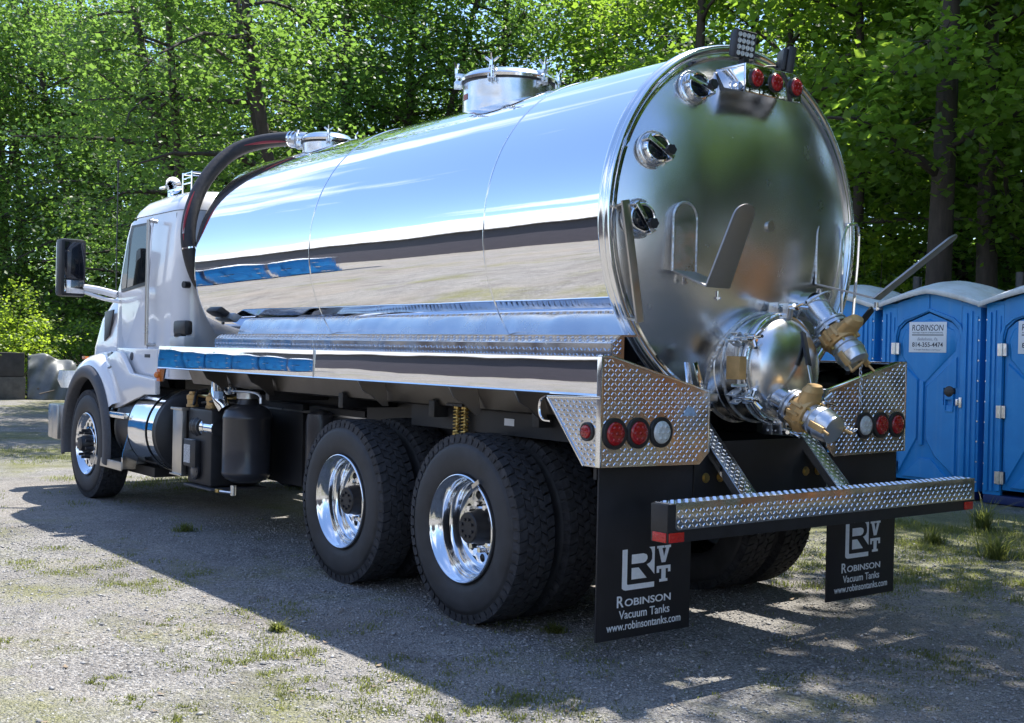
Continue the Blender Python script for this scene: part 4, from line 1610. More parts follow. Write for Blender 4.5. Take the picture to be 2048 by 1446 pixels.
# --- valves
def valve(start, flange, end, yaw_up, nm, handle, r=.062, cap_label=None):
    start, flange, end = V(start), V(flange), V(end)
    d = (end - flange).normalized()
    g = sub(nm, TR, (0, 0, 0), None, off=False)
    g.location = -V(TR.location)
    up = V(yaw_up)
    up = (up - d * up.dot(d)).normalized()
    Ln = (end - flange).length
    mk('flange', MB().lathe(flange, d, [(-.02, r), (-.016, .096), (-.002, .098), (0, .085), (.006, .085), (.008, .098), (.024, .098), (.026, r)], 40), M_CAST, g)
    mb = MB()
    s_ = up.cross(d)
    for k in range(8):
        a = k * pi / 4 + .3
        p = flange + (up * cos(a) + s_ * sin(a)) * .084
        mb.cyl(p - d * .032, p + d * .04, .0085, n=6)
        mb.cyl(p + d * .024, p + d * .036, .014, n=6).cut()
    mk('flange_bolt', mb, M_ZINC, g)
    # valve body: squat tan casting, bonnet hump, ears
    mb = MB()
    mb.lathe(flange, d, [(.026, .06), (.03, .088), (.05, .094), (.062, .102), (.088, .104), (.10, .094), (.122, .088), (.128, .06)], 40)
    bo = flange + d * .078
    # bonnet: tapered hump along up
    for w0, w1, h0, h1 in ((.085, .07, .05, .125), (.075, .052, .125, .158)):
        vs = []
        for (w_, h_) in ((w0, h0), (w1, h1)):
            for k in range(16):
                a = 2 * pi * k / 16
                vs.append(bo + up * h_ + s_ * w_ * cos(a) + d * w_ * .52 * sin(a))
        mb.add(vs, [tuple(range(16, 32))] + [(k, (k + 1) % 16, 16 + (k + 1) % 16, 16 + k) for k in range(16)])
    for k in range(10):
        a = -1.9 + k * .42
        if abs(a) > .7:
            p = bo + (up * cos(a) + s_ * sin(a)) * .102
            mb.obox(p, (up * cos(a) + s_ * sin(a)) * .012, (up * -sin(a) + s_ * cos(a)) * .007, d * .034)
    mk('valve_body', mb, M_BRASS, g, sm=35)
    mb = MB()
    for k in range(6):
        a = k * pi / 3 + .2
        p = flange + d * .13 + (up * cos(a) + s_ * sin(a)) * .078
        mb.cyl(p - d * .012, p + d * .012, .008, n=6).cut()
    mk('body_bolt', mb, M_GOLD, g)
    # camlock adaptor and cap
    mk('adaptor', MB().lathe(flange, d, [(.12, .06), (.13, .076), (.15, .076), (.155, .070), (.175, .070), (.18, .079)], 36), M_CAST, g)
    e = Ln
    mk('dust_cap', MB().lathe(flange, d, [(.172, .066), (.172, .083), (.20, .084), (.205, .080), (e - .03, .078), (e - .024, .074), (e - .004, .072), (e, .066), (e, 0)], 40), M_CAST, g)
    mb = MB()
    for sg in (-1, 1):
        p = flange + d * (.20) + s_ * sg * .085
        mb.obox(p + d * .03, d * .045, s_ * .008, up * .016)
        mb.tube([p + d * .075 + up * .0, p + d * .12 + s_ * sg * .012], .008, 8)
        mb.cut()
    mk('cam_arm', mb, M_BRASS, g, bev=.003)
    # ring and pull on the cap face
    return g, d, up, s_, bo


# upper valve: stub from the head, mitred elbow down
v1, d1, up1, s1, bo1 = valve((.45, -.35, 1.78), (.350, -.35, 1.675), (.175, -.35, 1.485), (-.8, .0, 1), 'upper_valve', None)
mb = MB()
mb.lathe((.66, -.35, 1.79), (-1, 0, 0), [(0, .088), (.05, .086), (.17, .080), (.20, .078)], 32)
mk('stub_pipe', mb, M_NECK, v1)
mk('mitred_pipe', MB().lathe(V((.47, -.35, 1.80)) - d1 * .01, d1, [(0, 0), (0, .078), (.14, .072), (.165, .066)], 32), M_NECK, v1)
mk('weld_bead', MB().tube([V((.468, -.35, 1.79)) + V((-.25 * sin(a), 0, 0)) * .25 + V((.035 * -sin(a), .080 * cos(a), .080 * sin(a))) for a in np.linspace(0, 2 * pi, 40)[:-1]], .006, 6, True), M_WELD, v1)
v2, d2, up2, s2, bo2 = valve((.36, .12, 1.30), (.225, .105, 1.25), (-.035, .105, 1.145), (-.1, 0, 1), 'lower_valve', None)
mk('stub_pipe', MB().lathe(V((.225, .105, 1.25)) - d2 * .20, d2, [(0, .066), (.19, .064), (.19, .05)], 32), M_NECK, v2)
mk('weld_bead', MB().tube([V((.335, .11, 1.292)) + s2 * .068 * cos(a) + up2 * .068 * sin(a) for a in np.linspace(0, 2 * pi, 30)[:-1]], .006, 6, True), M_WELD, v2)
# lever handles: thin zinc bar with black grip
for g, bo, up_, d_, a0, a1 in ((v1, bo1, up1, d1, V((-.01, -.10, .02)), V((.02, -.32, .17))), (v2, bo2, up2, d2, V((0, -.07, .10)), V((.16, -.17, .42)))):
    p0, p1 = bo + a0, bo + a1
    mk('lever_bar', MB().bar(p0, p1, .022, .007, up=(1, 0, 0)), M_ZINC, g, bev=.002)
    q = p0.lerp(p1, .45)
    mk('lever_grip', MB().bar(q, p1, .036, .018, up=(1, 0, 0)), M_PLAST, g, bev=.006)
# cap pull and chain on the upper valve
e1 = V((.175, -.35, 1.485))
mk('cap_pull', MB().bar(e1 + d1 * .008 + s1 * .03 + up1 * .02, e1 + d1 * .02 - s1 * .015 - up1 * .05, .02, .012, up=tuple(d1)), M_BRASS, v1, bev=.003)
mb = MB()
for k in range(11):
    c = V((.175 - .004, -.35 - .03 + .004 * sin(k), 1.47 - k * .020))
    t_ = V((0, 1, 0)) if k % 2 else V((1, 0, 0))
    mb.tube([c + V((0, 0, .013)) * cos(a) + t_ * .007 * sin(a) for a in np.linspace(0, 2 * pi, 11)[:-1]], .0024, 5, True)
mk('chain', mb, M_ZINC, v1)
mb = MB()
e2 = V((-.035, .105, 1.145))
for k in range(9):
    c = e2 + V((.02, -.10 - .012 * k, .03 - .012 * k + .001 * k * k))
    t_ = V((0, 0, 1)) if k % 2 else V((1, 0, 0))
    mb.tube([c + V((0, .7, -.7)) * .011 * cos(a) + t_ * .006 * sin(a) for a in np.linspace(0, 2 * pi, 11)[:-1]], .0022, 5, True)
mk('chain', mb, M_ZINC, v2)

# small polished clip on the head, behind the left lamp box
mb = MB()
mb.prism([(.56, .50, 1.30), (.50, .60, 1.30), (.56, .57, 1.47), (.58, .52, 1.47)], (-.008, -.006, 0))
mb.bar((.53, .52, 1.47), (.52, .47, 1.32), .03, .008, up=(1, 0, 0))
T('head_clip', mb, M_CHROME, bev=.001)

# --- top manways
def manway(x, r, h, nclamp, nm, a0=0.3, cs=.85):
    zt = ZC + R0
    g = sub(nm, TR, (x, 0, zt), None)
    mk('neck', MB().lathe((0, 0, -.12), (0, 0, 1), [(0, r - .01), (.12 + h, r - .01), (.12 + h, r - .05)], 56), M_NECK, g)
    mk('gasket', MB().lathe((0, 0, h), (0, 0, 1), [(0, r - .02), (0, r), (.012, r), (.012, r - .02)], 56), M_PLAST, g)
    pr = [(h + .012, r - .02), (h + .012, r + .012), (h + .03, r + .016), (h + .045, r + .008), (h + .05, r - .004)]
    for i in range(1, 10):
        a = i / 9 * pi / 2
        pr.append((h + .05 + .055 * sin(a), (r - .006) * cos(a)))
    pr[-1] = (h + .105, 0)
    mk('lid', MB().lathe((0, 0, 0), (0, 0, 1), pr, 64), M_RING, g)
    ring_clamps(g, (0, 0, h + .03), (0, 0, 1), r + .01, [a0 + 2 * pi * k / nclamp for k in range(nclamp)], False, cs)
    return g


MW = manway(2.85, .325, .15, 6, 'top_manway', a0=rad(64.5))
mk('sticker', MB().lathe((0, 0, .03), (0, 0, 1), [(0, .317), (.04, .317)], 8, rad(68), rad(82)), plain('faded_red_sticker', (.45, .16, .14), .6, 0, 60, .5), MW)
FM = manway(5.42, .22, .07, 4, 'front_manway', a0=rad(64), cs=.7)
# hose adapter on the front manway (elbow pipe)
mb = MB()
zt = ZC + R0
mb.lathe((5.56, .10, zt + .115), (1, .30, .10), [(0, .070), (.10, .070), (.102, .082), (.12, .082), (.122, .068), (.20, .068)], 28)
T('hose_adaptor', mb, M_CAST)
hp = [(5.70, .14, 3.325), (5.86, .20, 3.335), (6.05, .33, 3.315), (6.16, .50, 3.24), (6.17, .68, 3.08), (6.14, .84, 2.86), (6.08, .95, 2.60), (6.04, .975, 2.36), (6.03, .90, 2.10), (6.05, .74, 1.90), (6.08, .55, 1.75)]
path = spline(hp, 8)
hose = T('suction_hose', MB().tube(path, .064, 20), M_HOSE)
mb = MB()
# red spiral stripe lying on the hose, seen in two stretches
for a_, b_, sd in ((4, 22, V((0, .8, -.55))), (42, 56, V((.0, .9, .1)))):
    pts = []
    for i in range(a_, b_):
        p = path[i]
        tn = (path[i + 1] - path[i - 1]).normalized()
        t = (i - a_) / (b_ - a_)
        sv = V((-.75 + .1 * t, sd.y, sd.z + .5 * t - .1)) if a_ < 30 else V((-.8 + .3 * t, sd.y, .1))
        sv = (sv - tn * sv.dot(tn)).normalized()
        pts.append(p + sv * .0615)
    mb.tube(pts, [.004 + .010 * sin(pi * i / (len(pts) - 1)) for i in range(len(pts))], 6).cut()
mk('red_stripe', mb, M_HRED, hose)
mb = MB()
for i in (1, 3):
    tn = (path[i + 1] - path[i]).normalized()
    mb.lathe(path[i] - tn * .01, tn, [(0, .064), (0, .071), (.02, .071), (.02, .064)], 28).cut()
i = 57
tn = (path[i + 1] - path[i]).normalized()
mb.lathe(path[i] - tn * .01, tn, [(0, .065), (0, .070), (.014, .070), (.014, .065)], 28)
mk('hose_clamp', mb, M_CHROME, hose)
mb = MB()
for i in range(50, 55):
    pass
mb.bar(path[50] + V((-.035, .058, 0)), path[53] + V((-.035, .058, 0)), .022, .004, up=(-.4, 1, 0))
mk('hose_tag', mb, M_LABEL, hose)
# small lifting eye on the tank top
T('lifting_eye', MB().tube([(1.95 + .05 * cos(a), .0, ZC + R0 + .02 + .04 * sin(a)) for a in np.linspace(0, 2 * pi, 20)[:-1]], .010, 6, True), M_STEEL)
T('vent_knob', MB().cyl((5.60, .80, 1.70), (5.60, .85, 1.70), .022, n=12), M_PLAST)

# --- side rails, hose trays, catwalk
for s in (1, -1):
    rl = [(s * 1.205, 1.302), (s * 1.220, 1.302), (s * 1.220, 1.306)]
    mb = MB()
    # face leans back a touch, as the folded sheet does
    prof = [(s * 1.222, 1.300), (s * 1.2172, 1.486), (s * 1.192, 1.492), (s * 1.192, 1.482), (s * 1.205, 1.480), (s * 1.210, 1.312), (s * 1.0, 1.310), (s * 1.0, 1.300)]
    mb.prism([(.462, y, z) for y, z in prof], (5.585, 0, 0))
    rail = T('side_rail', mb, M_RAIL, bev=.0012)
    mb = MB()
    for x in (3.30,):
        mb.box(x, x + .014, *sorted((s * 1.2195, s * 1.2245)), 1.303, 1.485)
    mk('rail_joint', mb, M_STEEL, rail)
    mk('rail_lip', MB().prism([(.462, s * 1.2225, 1.300), (.462, s * 1.226, 1.304), (.462, s * 1.2225, 1.311)], (5.585, 0, 0)), M_CHROME, rail)
    T('rail_end_cap', MB().box(6.049, 6.053, *sorted((s * 1.0, s * 1.22)), 1.30, 1.485), M_RAIL)
    # folded channel under the tray with hanging ribs
    mb = MB()
    mb.prism([(.9, s * 1.0, 1.298), (.9, s * 1.015, 1.298), (.9, s * .965, 1.175), (.9, s * .90, 1.160), (.9, s * .90, 1.172), (.9, s * .955, 1.184)], (5.0, 0, 0))
    T('tray_support', mb, M_DSTEEL)
    for x in (1.15, 1.75, 2.75, 4.35, 5.15):
        mb = MB()
        mb.prism([(x, s * 1.205, 1.298), (x, s * 1.17, 1.24), (x, s * 1.10, 1.205), (x, s * 1.02, 1.14), (x, s * .98, 1.14), (x, s * 1.01, 1.298)], (.012, 0, 0))
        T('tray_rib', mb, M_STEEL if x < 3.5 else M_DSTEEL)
# catwalk / fairing strip between tank and tray (left side, as seen)
cw = [(.980, 1.312), (.985, 1.556), (.925, 1.600), (.775, 1.602), (.775, 1.592), (.92, 1.590), (.976, 1.550), (.970, 1.312)]
catw = T('catwalk', MB().prism([(.66, y, z) for y, z in cw], (4.78, 0, 0)), M_DIAM, bev=0)
mk('end_plate', MB().prism([(.656, y, z) for y, z in [(.982, 1.312), (.985, 1.556), (.925, 1.600), (.905, 1.600), (.905, 1.312)]], (-.005, 0, 0)), M_DIAM, catw)
add_lugs(catw, lambda a, b: True, (.6505, .982, 1.50), (0, -1, 0), (0, 0, 1), (-1, 0, 0), .07, .09, pitch=.020)
add_lugs(catw, lambda a, b: True, (.66, .9825, 1.33), (1, 0, 0), (0, .02, 1), (0, 1, 0), 4.78, .222, pitch=.030)
add_lugs(catw, lambda a, b: True, (.66, .982, 1.560), (1, 0, 0), (0, -.06, .044), (0, .5, .85), 4.78, .07, pitch=.030)

# --- tail lamp boxes
for s in (1, -1):
    def P_(y, z):
        return (.46, s * y, z)
    outl = [(1.222, 1.492), (1.15, 1.490), (.482, 1.322), (.478, 1.010), (.545, .952), (1.222, .962)]
    bxp = T('lamp_box', MB().prism([P_(*p) for p in outl], (.006, 0, 0)), M_DIAM, bev=0)
    # edge trims: folded returns
    mb = MB()
    ring_ = outl + [outl[0]]
    for a, b in list(zip(ring_[:-1], ring_[1:]))[:3]:
        mb.bar((.475, s * a[0], a[1]), (.475, s * b[0], b[1]), .010, .034, up=(1, 0, 0))
    mb.box(.458, .49, *sorted((s * 1.216, s * 1.2265)), .962, 1.49)
    mk('folded_edge', mb, M_RING, bxp, bev=.002)

    def inside(a, b, s=s):
        y, z = 1.21 - a, .965 + b
        if y < .49 or z > 1.475:
            return False
        if y < 1.15 and z > 1.478 - (1.15 - y) * .2516 - .012:
            return False
        if z < .962 + .012:
            return False
        if y < .56 and z < 1.0:
            return False
        for ly in (1.135, .98, .825):
            if (y - ly) ** 2 + (z - 1.122) ** 2 < .085 ** 2:
                return False
        return True
    add_lugs(bxp, inside, (.4598, s * 1.21, .965), (0, -s, 0), (0, 0, 1), (-1, 0, 0), .74, .53, pitch=.0225)
    for y, m_ in ((1.135, M_RED), (.98, M_RED), (.825, M_CLEAR)):
        lamp(bxp, (.459, s * y, 1.122), (-1, 0, 0), .058, m_, .018, name='tail_lamp')
    # side wing
    wing = [(.86, 1.278), (.466, 1.290), (.466, .962), (.575, .962)]
    wg = T('side_wing', MB().prism([(x, s * 1.216, z) for x, z in wing], (0, s * .006, 0)), M_DIAM)

    def in2(a, b):
        x, z = .47 + a, .965 + b
        lim = .575 + (z - .962) * (.86 - .575) / (1.278 - .962)
        return x < lim - .014 and z < 1.27 and (x - .555) ** 2 + (z - 1.128) ** 2 > .055 ** 2
    add_lugs(wg, in2, (.47, s * 1.2222, .965), (1, 0, 0), (0, 0, 1), (0, s, 0), .4, .32, pitch=.0225)
    mb = MB()
    mb.bar((.86, s * 1.214, 1.284), (.466, s * 1.214, 1.294), .03, .012, up=(0, 0, 1))
    mb.bar((.862, s * 1.214, 1.28), (.577, s * 1.214, .962), .03, .008, up=(1, 0, 0))
    mk('wing_fold', mb, M_RING, wg, bev=.002)
    lamp(wg, (.556, s * 1.223, 1.128), (0, s, 0), .034, M_RED, .012, name='marker_lamp')
    T('box_hook', MB().tube(spline([(.90, s * 1.20, 1.285), (.945, s * 1.20, 1.26), (.95, s * 1.20, 1.20), (.92, s * 1.20, 1.165), (.86, s * 1.2, 1.16)], 5), .007, 6), M_CHROME)
mb = MB()
mb.prism([(.4575, .575, 1.200), (.4575, .675, 1.200), (.4575, .655, 1.235), (.4575, .635, 1.248), (.4575, .60, 1.240)], (-.001, 0, 0))
T('sticker', mb, M_STICK)
T('box_tab', MB().box(.44, .46, .44, .50, 1.272, 1.312), M_STEEL, bev=.004)

# --- mud flaps with print
def flap_print(parent, yl, yr):
    """yl is the side at the picture's left; text runs towards -y"""
    w = yl - yr
    x = .4935
    cy = (yl + yr) / 2

    def F(dy, z):
        return frameM((x, cy - dy, z), (0, -1, 0), (0, 0, 1))
    # emblem, unit square 0..1 across 0..1 up
    S, ox, oz = .33, cy + .157, .352
    polys = [
        [(0, 1), (.10, 1), (.10, .15), (.12, .13), (.66, .13), (.66, 0), (.07, 0), (.03, .02), (0, .06)],
        [(.19, .86), (.43, .86), (.49, .83), (.51, .78), (.51, .72), (.48, .66), (.43, .63), (.19, .63)],
        [(.19, .53), (.33, .53), (.50, .25), (.19, .25)],
        [(.55, 1), (.66, 1), (.66, .32), (.50, .58), (.57, .62), (.61, .70), (.61, .84), (.59, .94)],
        [(.71, 1), (.86, 1), (.86, .94), (.82, .94), (.86, .72), (.90, .94), (.87, .94), (.87, 1), (1.0, 1), (1.0, .94), (.97, .94), (.89, .58), (.81, .58), (.74, .94), (.71, .94)],
        [(.71, .50), (1.0, .50), (1.0, .33), (.95, .33), (.95, .42), (.90, .42), (.90, .17), (.94, .17), (.94, .10), (.77, .10), (.77, .17), (.81, .17), (.81, .42), (.76, .42), (.76, .33), (.71, .33)],
    ]
    for p in polys:
        mb = MB()
        mb.prism([(x, ox - a * S, oz + b * .200) for a, b in p], (-.0012, 0, 0))
        mk('emblem', mb, M_PRINT, parent, sm=0)
    text('R', .045, .056, F(-.165, .272), M_PRINT, parent, bold=.015)
    text('OBINSON', .315, .036, F(.022, .274), M_PRINT, parent, bold=.015)
    text('Vacuum Tanks', .345, .042, F(.0, .214), M_PRINT, parent, bold=.008)
    text('www.robinsontanks.com', .505, .040, F(.0, .160), M_PRINT, parent, bold=.008)


for s in (1, -1):
    fl = T('mud_flap', MB().box(.495, .505, *sorted((s * .555, s * 1.195)), .118, .962), M_FLAP, bev=.002,
           label='mud flap nearer the camera' if s > 0 else 'mud flap in front of the grass')
    yl, yr = (1.195, .555) if s > 0 else (-.555, -1.195)
    flap_print(fl, yl, yr)
    T('flap_bracket', MB().box(.508, .53, *sorted((s * .54, s * 1.20)), .90, .97), M_BLACK)

# --- rear bumper
mb = MB()
mb.box(.004, .112, -1.22, 1.22, .665, .838)
bmp = T('rear_bumper', mb, M_BLACKP, bev=.004)
mb = MB()
mb.box(-.002, .100, -1.222, 1.208, .8385, .8435)
mb.prism([(-.0025, 1.178, .842), (-.0025, -1.222, .842), (-.0025, -1.222, .722), (-.0025, 1.162, .722), (-.0025, 1.172, .726), (-.0025, 1.178, .735)], (.004, 0, 0))
pl = mk('tread_plate', mb, M_DIAM, bmp, bev=.001)
add_lugs(pl, lambda a, b: True, (-.003, 1.172, .726), (0, -1, 0), (0, 0, 1), (-1, 0, 0), 2.385, .112, pitch=.0232)
add_lugs(pl, lambda a, b: True, (.0, 1.20, .8438), (0, -1, 0), (1, 0, 0), (0, 0, 1), 2.41, .10, pitch=.0232, h=.004)
for (a, b) in ((1.215, 1.12), (-1.13, -1.215)):
    mk('reflector', MB().box(-.001, .006, *sorted((a, b)), .668, .712), M_REDB, bmp, bev=.003)
mk('reflector', MB().box(.012, .098, 1.2195, 1.2245, .668, .712), M_REDB, bmp, bev=.003)
mk('end_cap', MB().box(.006, .110, 1.2195, 1.2225, .714, .836), M_PLAST, bmp, bev=.002)
# braces
for s in (1, -1):
    p0, p1 = V((.60, s * .385, 1.155)), V((.12, s * .385, .66))
    d = (p1 - p0).normalized()
    nn = d.cross(V((0, 1, 0))).normalized()
    if nn.z < 0:
        nn = -nn
    br = T('bumper_brace', MB().bar(p0, p1, .115, .008, up=tuple(nn)), M_DIAM, bev=.001)
    mb = MB()
    for q in (-1, 1):
        mb.bar(p0 + V((0, q * .0585, 0)) - nn * .02, p1 + V((0, q * .0585, 0)) - nn * .02, .004, .042, up=tuple(nn)).cut()
    mk('brace_flange', mb, M_RING, br)
    o = p0 + V((0, .055, 0)) + nn * .0042
    add_lugs(br, lambda a, b: True, o, d, (0, -1, 0), nn, .68, .11, pitch=.0232)

# --- chassis
mb = MB()
for s in (1, -1):
    mb.box(.52, 8.7, *sorted((s * .39, s * .47)), .78, 1.06)
for x in (.55, 1.2, 2.3, 3.2, 4.4, 5.6, 6.6, 7.4):
    mb.cut().box(x, x + .08, -.39, .39, .82, 1.03)
T('chassis_frame', mb, M_BLACK, bev=.004)
mb = MB()
for s in (1, -1):
    mb.box(.9, 6.0, *sorted((s * .40, s * .50)), 1.063, 1.20)
for x in (1.2, 2.2, 3.3, 4.4, 5.4):
    mb.box(x, x + .06, -1.0, 1.0, 1.10, 1.2)
T('tank_subframe', mb, M_BLACK, bev=.003)
mb = MB()
mb.box(.50, .515, -.54, .54, .70, 1.06)
mb.box(.515, .53, .30, .56, .60, .98)
T('rear_cross_plate', mb, M_BLACK)
mb = MB()
for y in (.455, .345, -.35, -.455):
    mb.cyl((.50, y, .875), (.486, y, .875), .02, n=6)
    mb.lathe((.499, y, .875), (-1, 0, 0), [(0, .026), (.004, .026), (.004, .02)], 16).cut()
T('plate_bolt', mb, M_GOLD)
# axles, differential, leaf springs, fuel lines
mb = MB()
XA, XB, XS = 1.62, 2.962, 7.93
for x in (XA, XB):
    mb.cyl((x, -.9, .52), (x, .9, .52), .075)
    mb.lathe((x, -.2, .52), (0, 1, 0), [(0, .06), (.06, .17), (.2, .21), (.34, .17), (.4, .06)], 24)
mb.cyl((XS, -.95, .50), (XS, .95, .50), .05)
mb.cyl((XB, 0, .56), (6.4, 0, .80), .055)
mb.cyl((XA + .2, 0, .54), (XB - .2, 0, .54), .05)
T('axle', mb, M_BLACK)
mb = MB()
for s in (1, -1):
    mb.cut()
    for k in range(6):
        ln = .80 - k * .10
        pts = [((XA + XB) / 2 + ln * t, s * .52, .70 + .10 * t * t - k * .017 + .02) for t in np.linspace(-1, 1, 9)]
        mb.tube(pts, .018, 4)
    mb.box((XA + XB) / 2 - .12, (XA + XB) / 2 + .12, *sorted((s * .46, s * .6)), .5, .8).cut()
    for k in range(4):
        ln = .75 - k * .12
        mb.tube([(XS + ln * t, s * .45, .62 + .09 * t * t - k * .017) for t in np.linspace(-1, 1, 9)], .018, 4)
T('leaf_spring', mb, M_BLACK)
mb = MB()
mb.tube([(1.0, .55, .98), (5.8, .55, 1.0)], .012, 6).cut()
mb.tube([(1.0, .50, .95), (5.8, .50, .93)], .009, 6)
T('air_line', mb, M_STEEL)
# polished light strip along the subframe edge
# pair of gold springs on long bolts at the body mount
for xx in (1.98, 2.06):
    g = sub('mount_spring', TR, (xx, .93, 1.02), None)
    mk('coil', MB().tube([(.021 * cos(t), .021 * sin(t), .14 * t / (2 * pi * 7)) for t in np.linspace(0, 2 * pi * 7, 120)], .0045, 6), M_GOLD, g)
    mk('bolt', MB().cyl((0, 0, -.02), (0, 0, .20), .008, n=8).cyl((0, 0, .14), (0, 0, .155), .022, n=12).cyl((0, 0, -.02), (0, 0, -.004), .024, n=6), M_GOLD, g)
T('mount_bracket', MB().box(1.94, 2.10, .88, .98, 1.175, 1.19).box(1.94, 2.10, .87, .885, .98, 1.18), M_BLACK)
T('warning_label', MB().box(1.54, 1.63, .9015, .904, 1.085, 1.125), M_SIGN)
T('label_panel', MB().box(.95, 2.6, .892, .901, 1.03, 1.16), M_BLACK)
# inner mud guards over the wheels (dark)
mb = MB()
mb.box(.56, 3.7, .56, .57, .95, 1.16)
T('inner_guard', mb, M_BLACK)


# --- wheels (local +Y is outward; wheel centre at origin, y=0 is the tyre's outer face plane)
def tyre_mesh(wd_=.275, R_=.525, drive=True, name='tyre'):
    mb = MB()
    Rt = R_ - .014
    prof = []
    ys = [(-.045, .292), (-.030, .300), (-.014, .318), (-.004, .355), (0, .40), (-.004, .445), (-.010, .462), (-.013, .464), (-.016, .470), (-.026, .495), (-.034, Rt - .006), (-.050, Rt)]
    for y, r in ys:
        prof.append((y, r))
    prof += [(-wd_ / 2, Rt + .003)]
    for y, r in ys[::-1]:
        prof.append((-wd_ - y, r))
    mb.lathe((0, 0, 0), (0, 1, 0), prof, 72)
    n0 = len(mb.f)
    # tread blocks
    ribs = 5
    w = (wd_ - .058) / ribs
    nb = 54 if drive else 80
    for k in range(ribs):
        yc = -.029 - w * (k + .5)
        sh = k in (0, ribs - 1)
        for j in range(nb):
            a0 = 2 * pi * (j + (.5 if k % 2 else 0)) / nb
            da = 2 * pi / nb * (.43 if drive else .47)
            sk = (.35 if k % 2 else -.35) * da
            hw = w * (.455 if drive else .44)
            jj = .004 * ((j * 7 + k * 3) % 3 - 1)
            vs = []
            for yy, sgn in ((-hw, -1), (hw, 1)):
                for aa in (-1, 1):
                    for rr in (Rt - .01, R_ - (.004 if sh and (yy > 0) == (k == 0) else 0)):
                        a = a0 + aa * da * (1 if rr < Rt else .93) + sk * sgn
                        ex = 0
                        if sh and (yy > 0) == (k == 0):
                            ex = (.012 if k == 0 else -.012)
                        y = yc + yy + ex + jj * (0 if sh else 1)
                        vs.append((sin(a) * rr, y, cos(a) * rr))
            # index: yy(0,1) aa(0,1) rr(0,1)
            mb.add(vs, [(1, 3, 7, 5), (0, 1, 5, 4), (2, 6, 7, 3), (0, 2, 3, 1), (4, 5, 7, 6)])
        if sh:
            for j in range(nb):    # shoulder lugs running down the side
                a0 = 2 * pi * (j + (.5 if k % 2 else 0)) / nb
                da = 2 * pi / nb * .36
                yo = -.012 if k == 0 else -wd_ + .012
                yi = -.034 if k == 0 else -wd_ + .034
                vs = []
                for (y, r) in ((yo * 1.0 + (.0 if k == 0 else 0), R_ - .052), (yo + (-.006 if k == 0 else .006), R_ - .012), (yi, R_ - .003)):
                    for aa in (-1, 1):
                        a = a0 + aa * da
                        vs.append((sin(a) * r, y, cos(a) * r))
                # inner base
                for (y, r) in ((yi, R_ - .05),):
                    for aa in (-1, 1):
                        a = a0 + aa * da
                        vs.append((sin(a) * r, y, cos(a) * r))
                mb.add(vs, [(0, 1, 3, 2), (2, 3, 5, 4), (0, 2, 4, 6), (1, 7, 5, 3), (4, 5, 7, 6)])
    me = bpy.data.meshes.new(name or 'mesh')
    me.from_pydata(mb.v, [], mb.f)
    me.materials.append(M_RUB)
    me.materials.append(M_TREAD)
    mi = np.zeros(len(mb.f), np.int32)
    mi[n0:] = 1
    me.polygons.foreach_set('material_index', mi)
    bm = bmesh.new()
    bm.from_mesh(me)
    bmesh.ops.recalc_face_normals(bm, faces=bm.faces)
    bm.to_mesh(me)
    bm.free()
    me.shade_smooth()
    me.set_sharp_from_angle(angle=rad(38))
    return me


def disc_mesh(mb, yd, r0, r1, nh=10, hr=.028, dish=.012, nseg=12):
    """annulus with nh round hand holes between r0 and r1 at height yd"""
    rm = (r0 + r1) / 2
    for k in range(nh):
        ac = 2 * pi * k / nh
        hw = pi / nh
        A, B = [], []
        for j in range(nseg):
            t = 2 * pi * j / nseg
            c_, s_ = cos(t), sin(t)
            m = max(abs(c_), abs(s_))
            uu, vv = c_ / m, s_ / m
            r = rm + vv * (r1 - r0) / 2
            a = ac + uu * hw
            A.append((sin(a) * r, yd, cos(a) * r))
            hx, hz = hr * c_, hr * s_
            rr = rm + hz
            a2 = ac + hx / rm
            B.append((sin(a2) * rr, yd - .002, cos(a2) * rr))
        C_ = [(p[0], yd - .02, p[2]) for p in B]
        n = nseg
        mb.add(A + B + C_, [(j, (j + 1) % n, n + (j + 1) % n, n + j) for j in range(n)] + [(n + j, n + (j + 1) % n, 2 * n + (j + 1) % n, 2 * n + j) for j in range(n)])


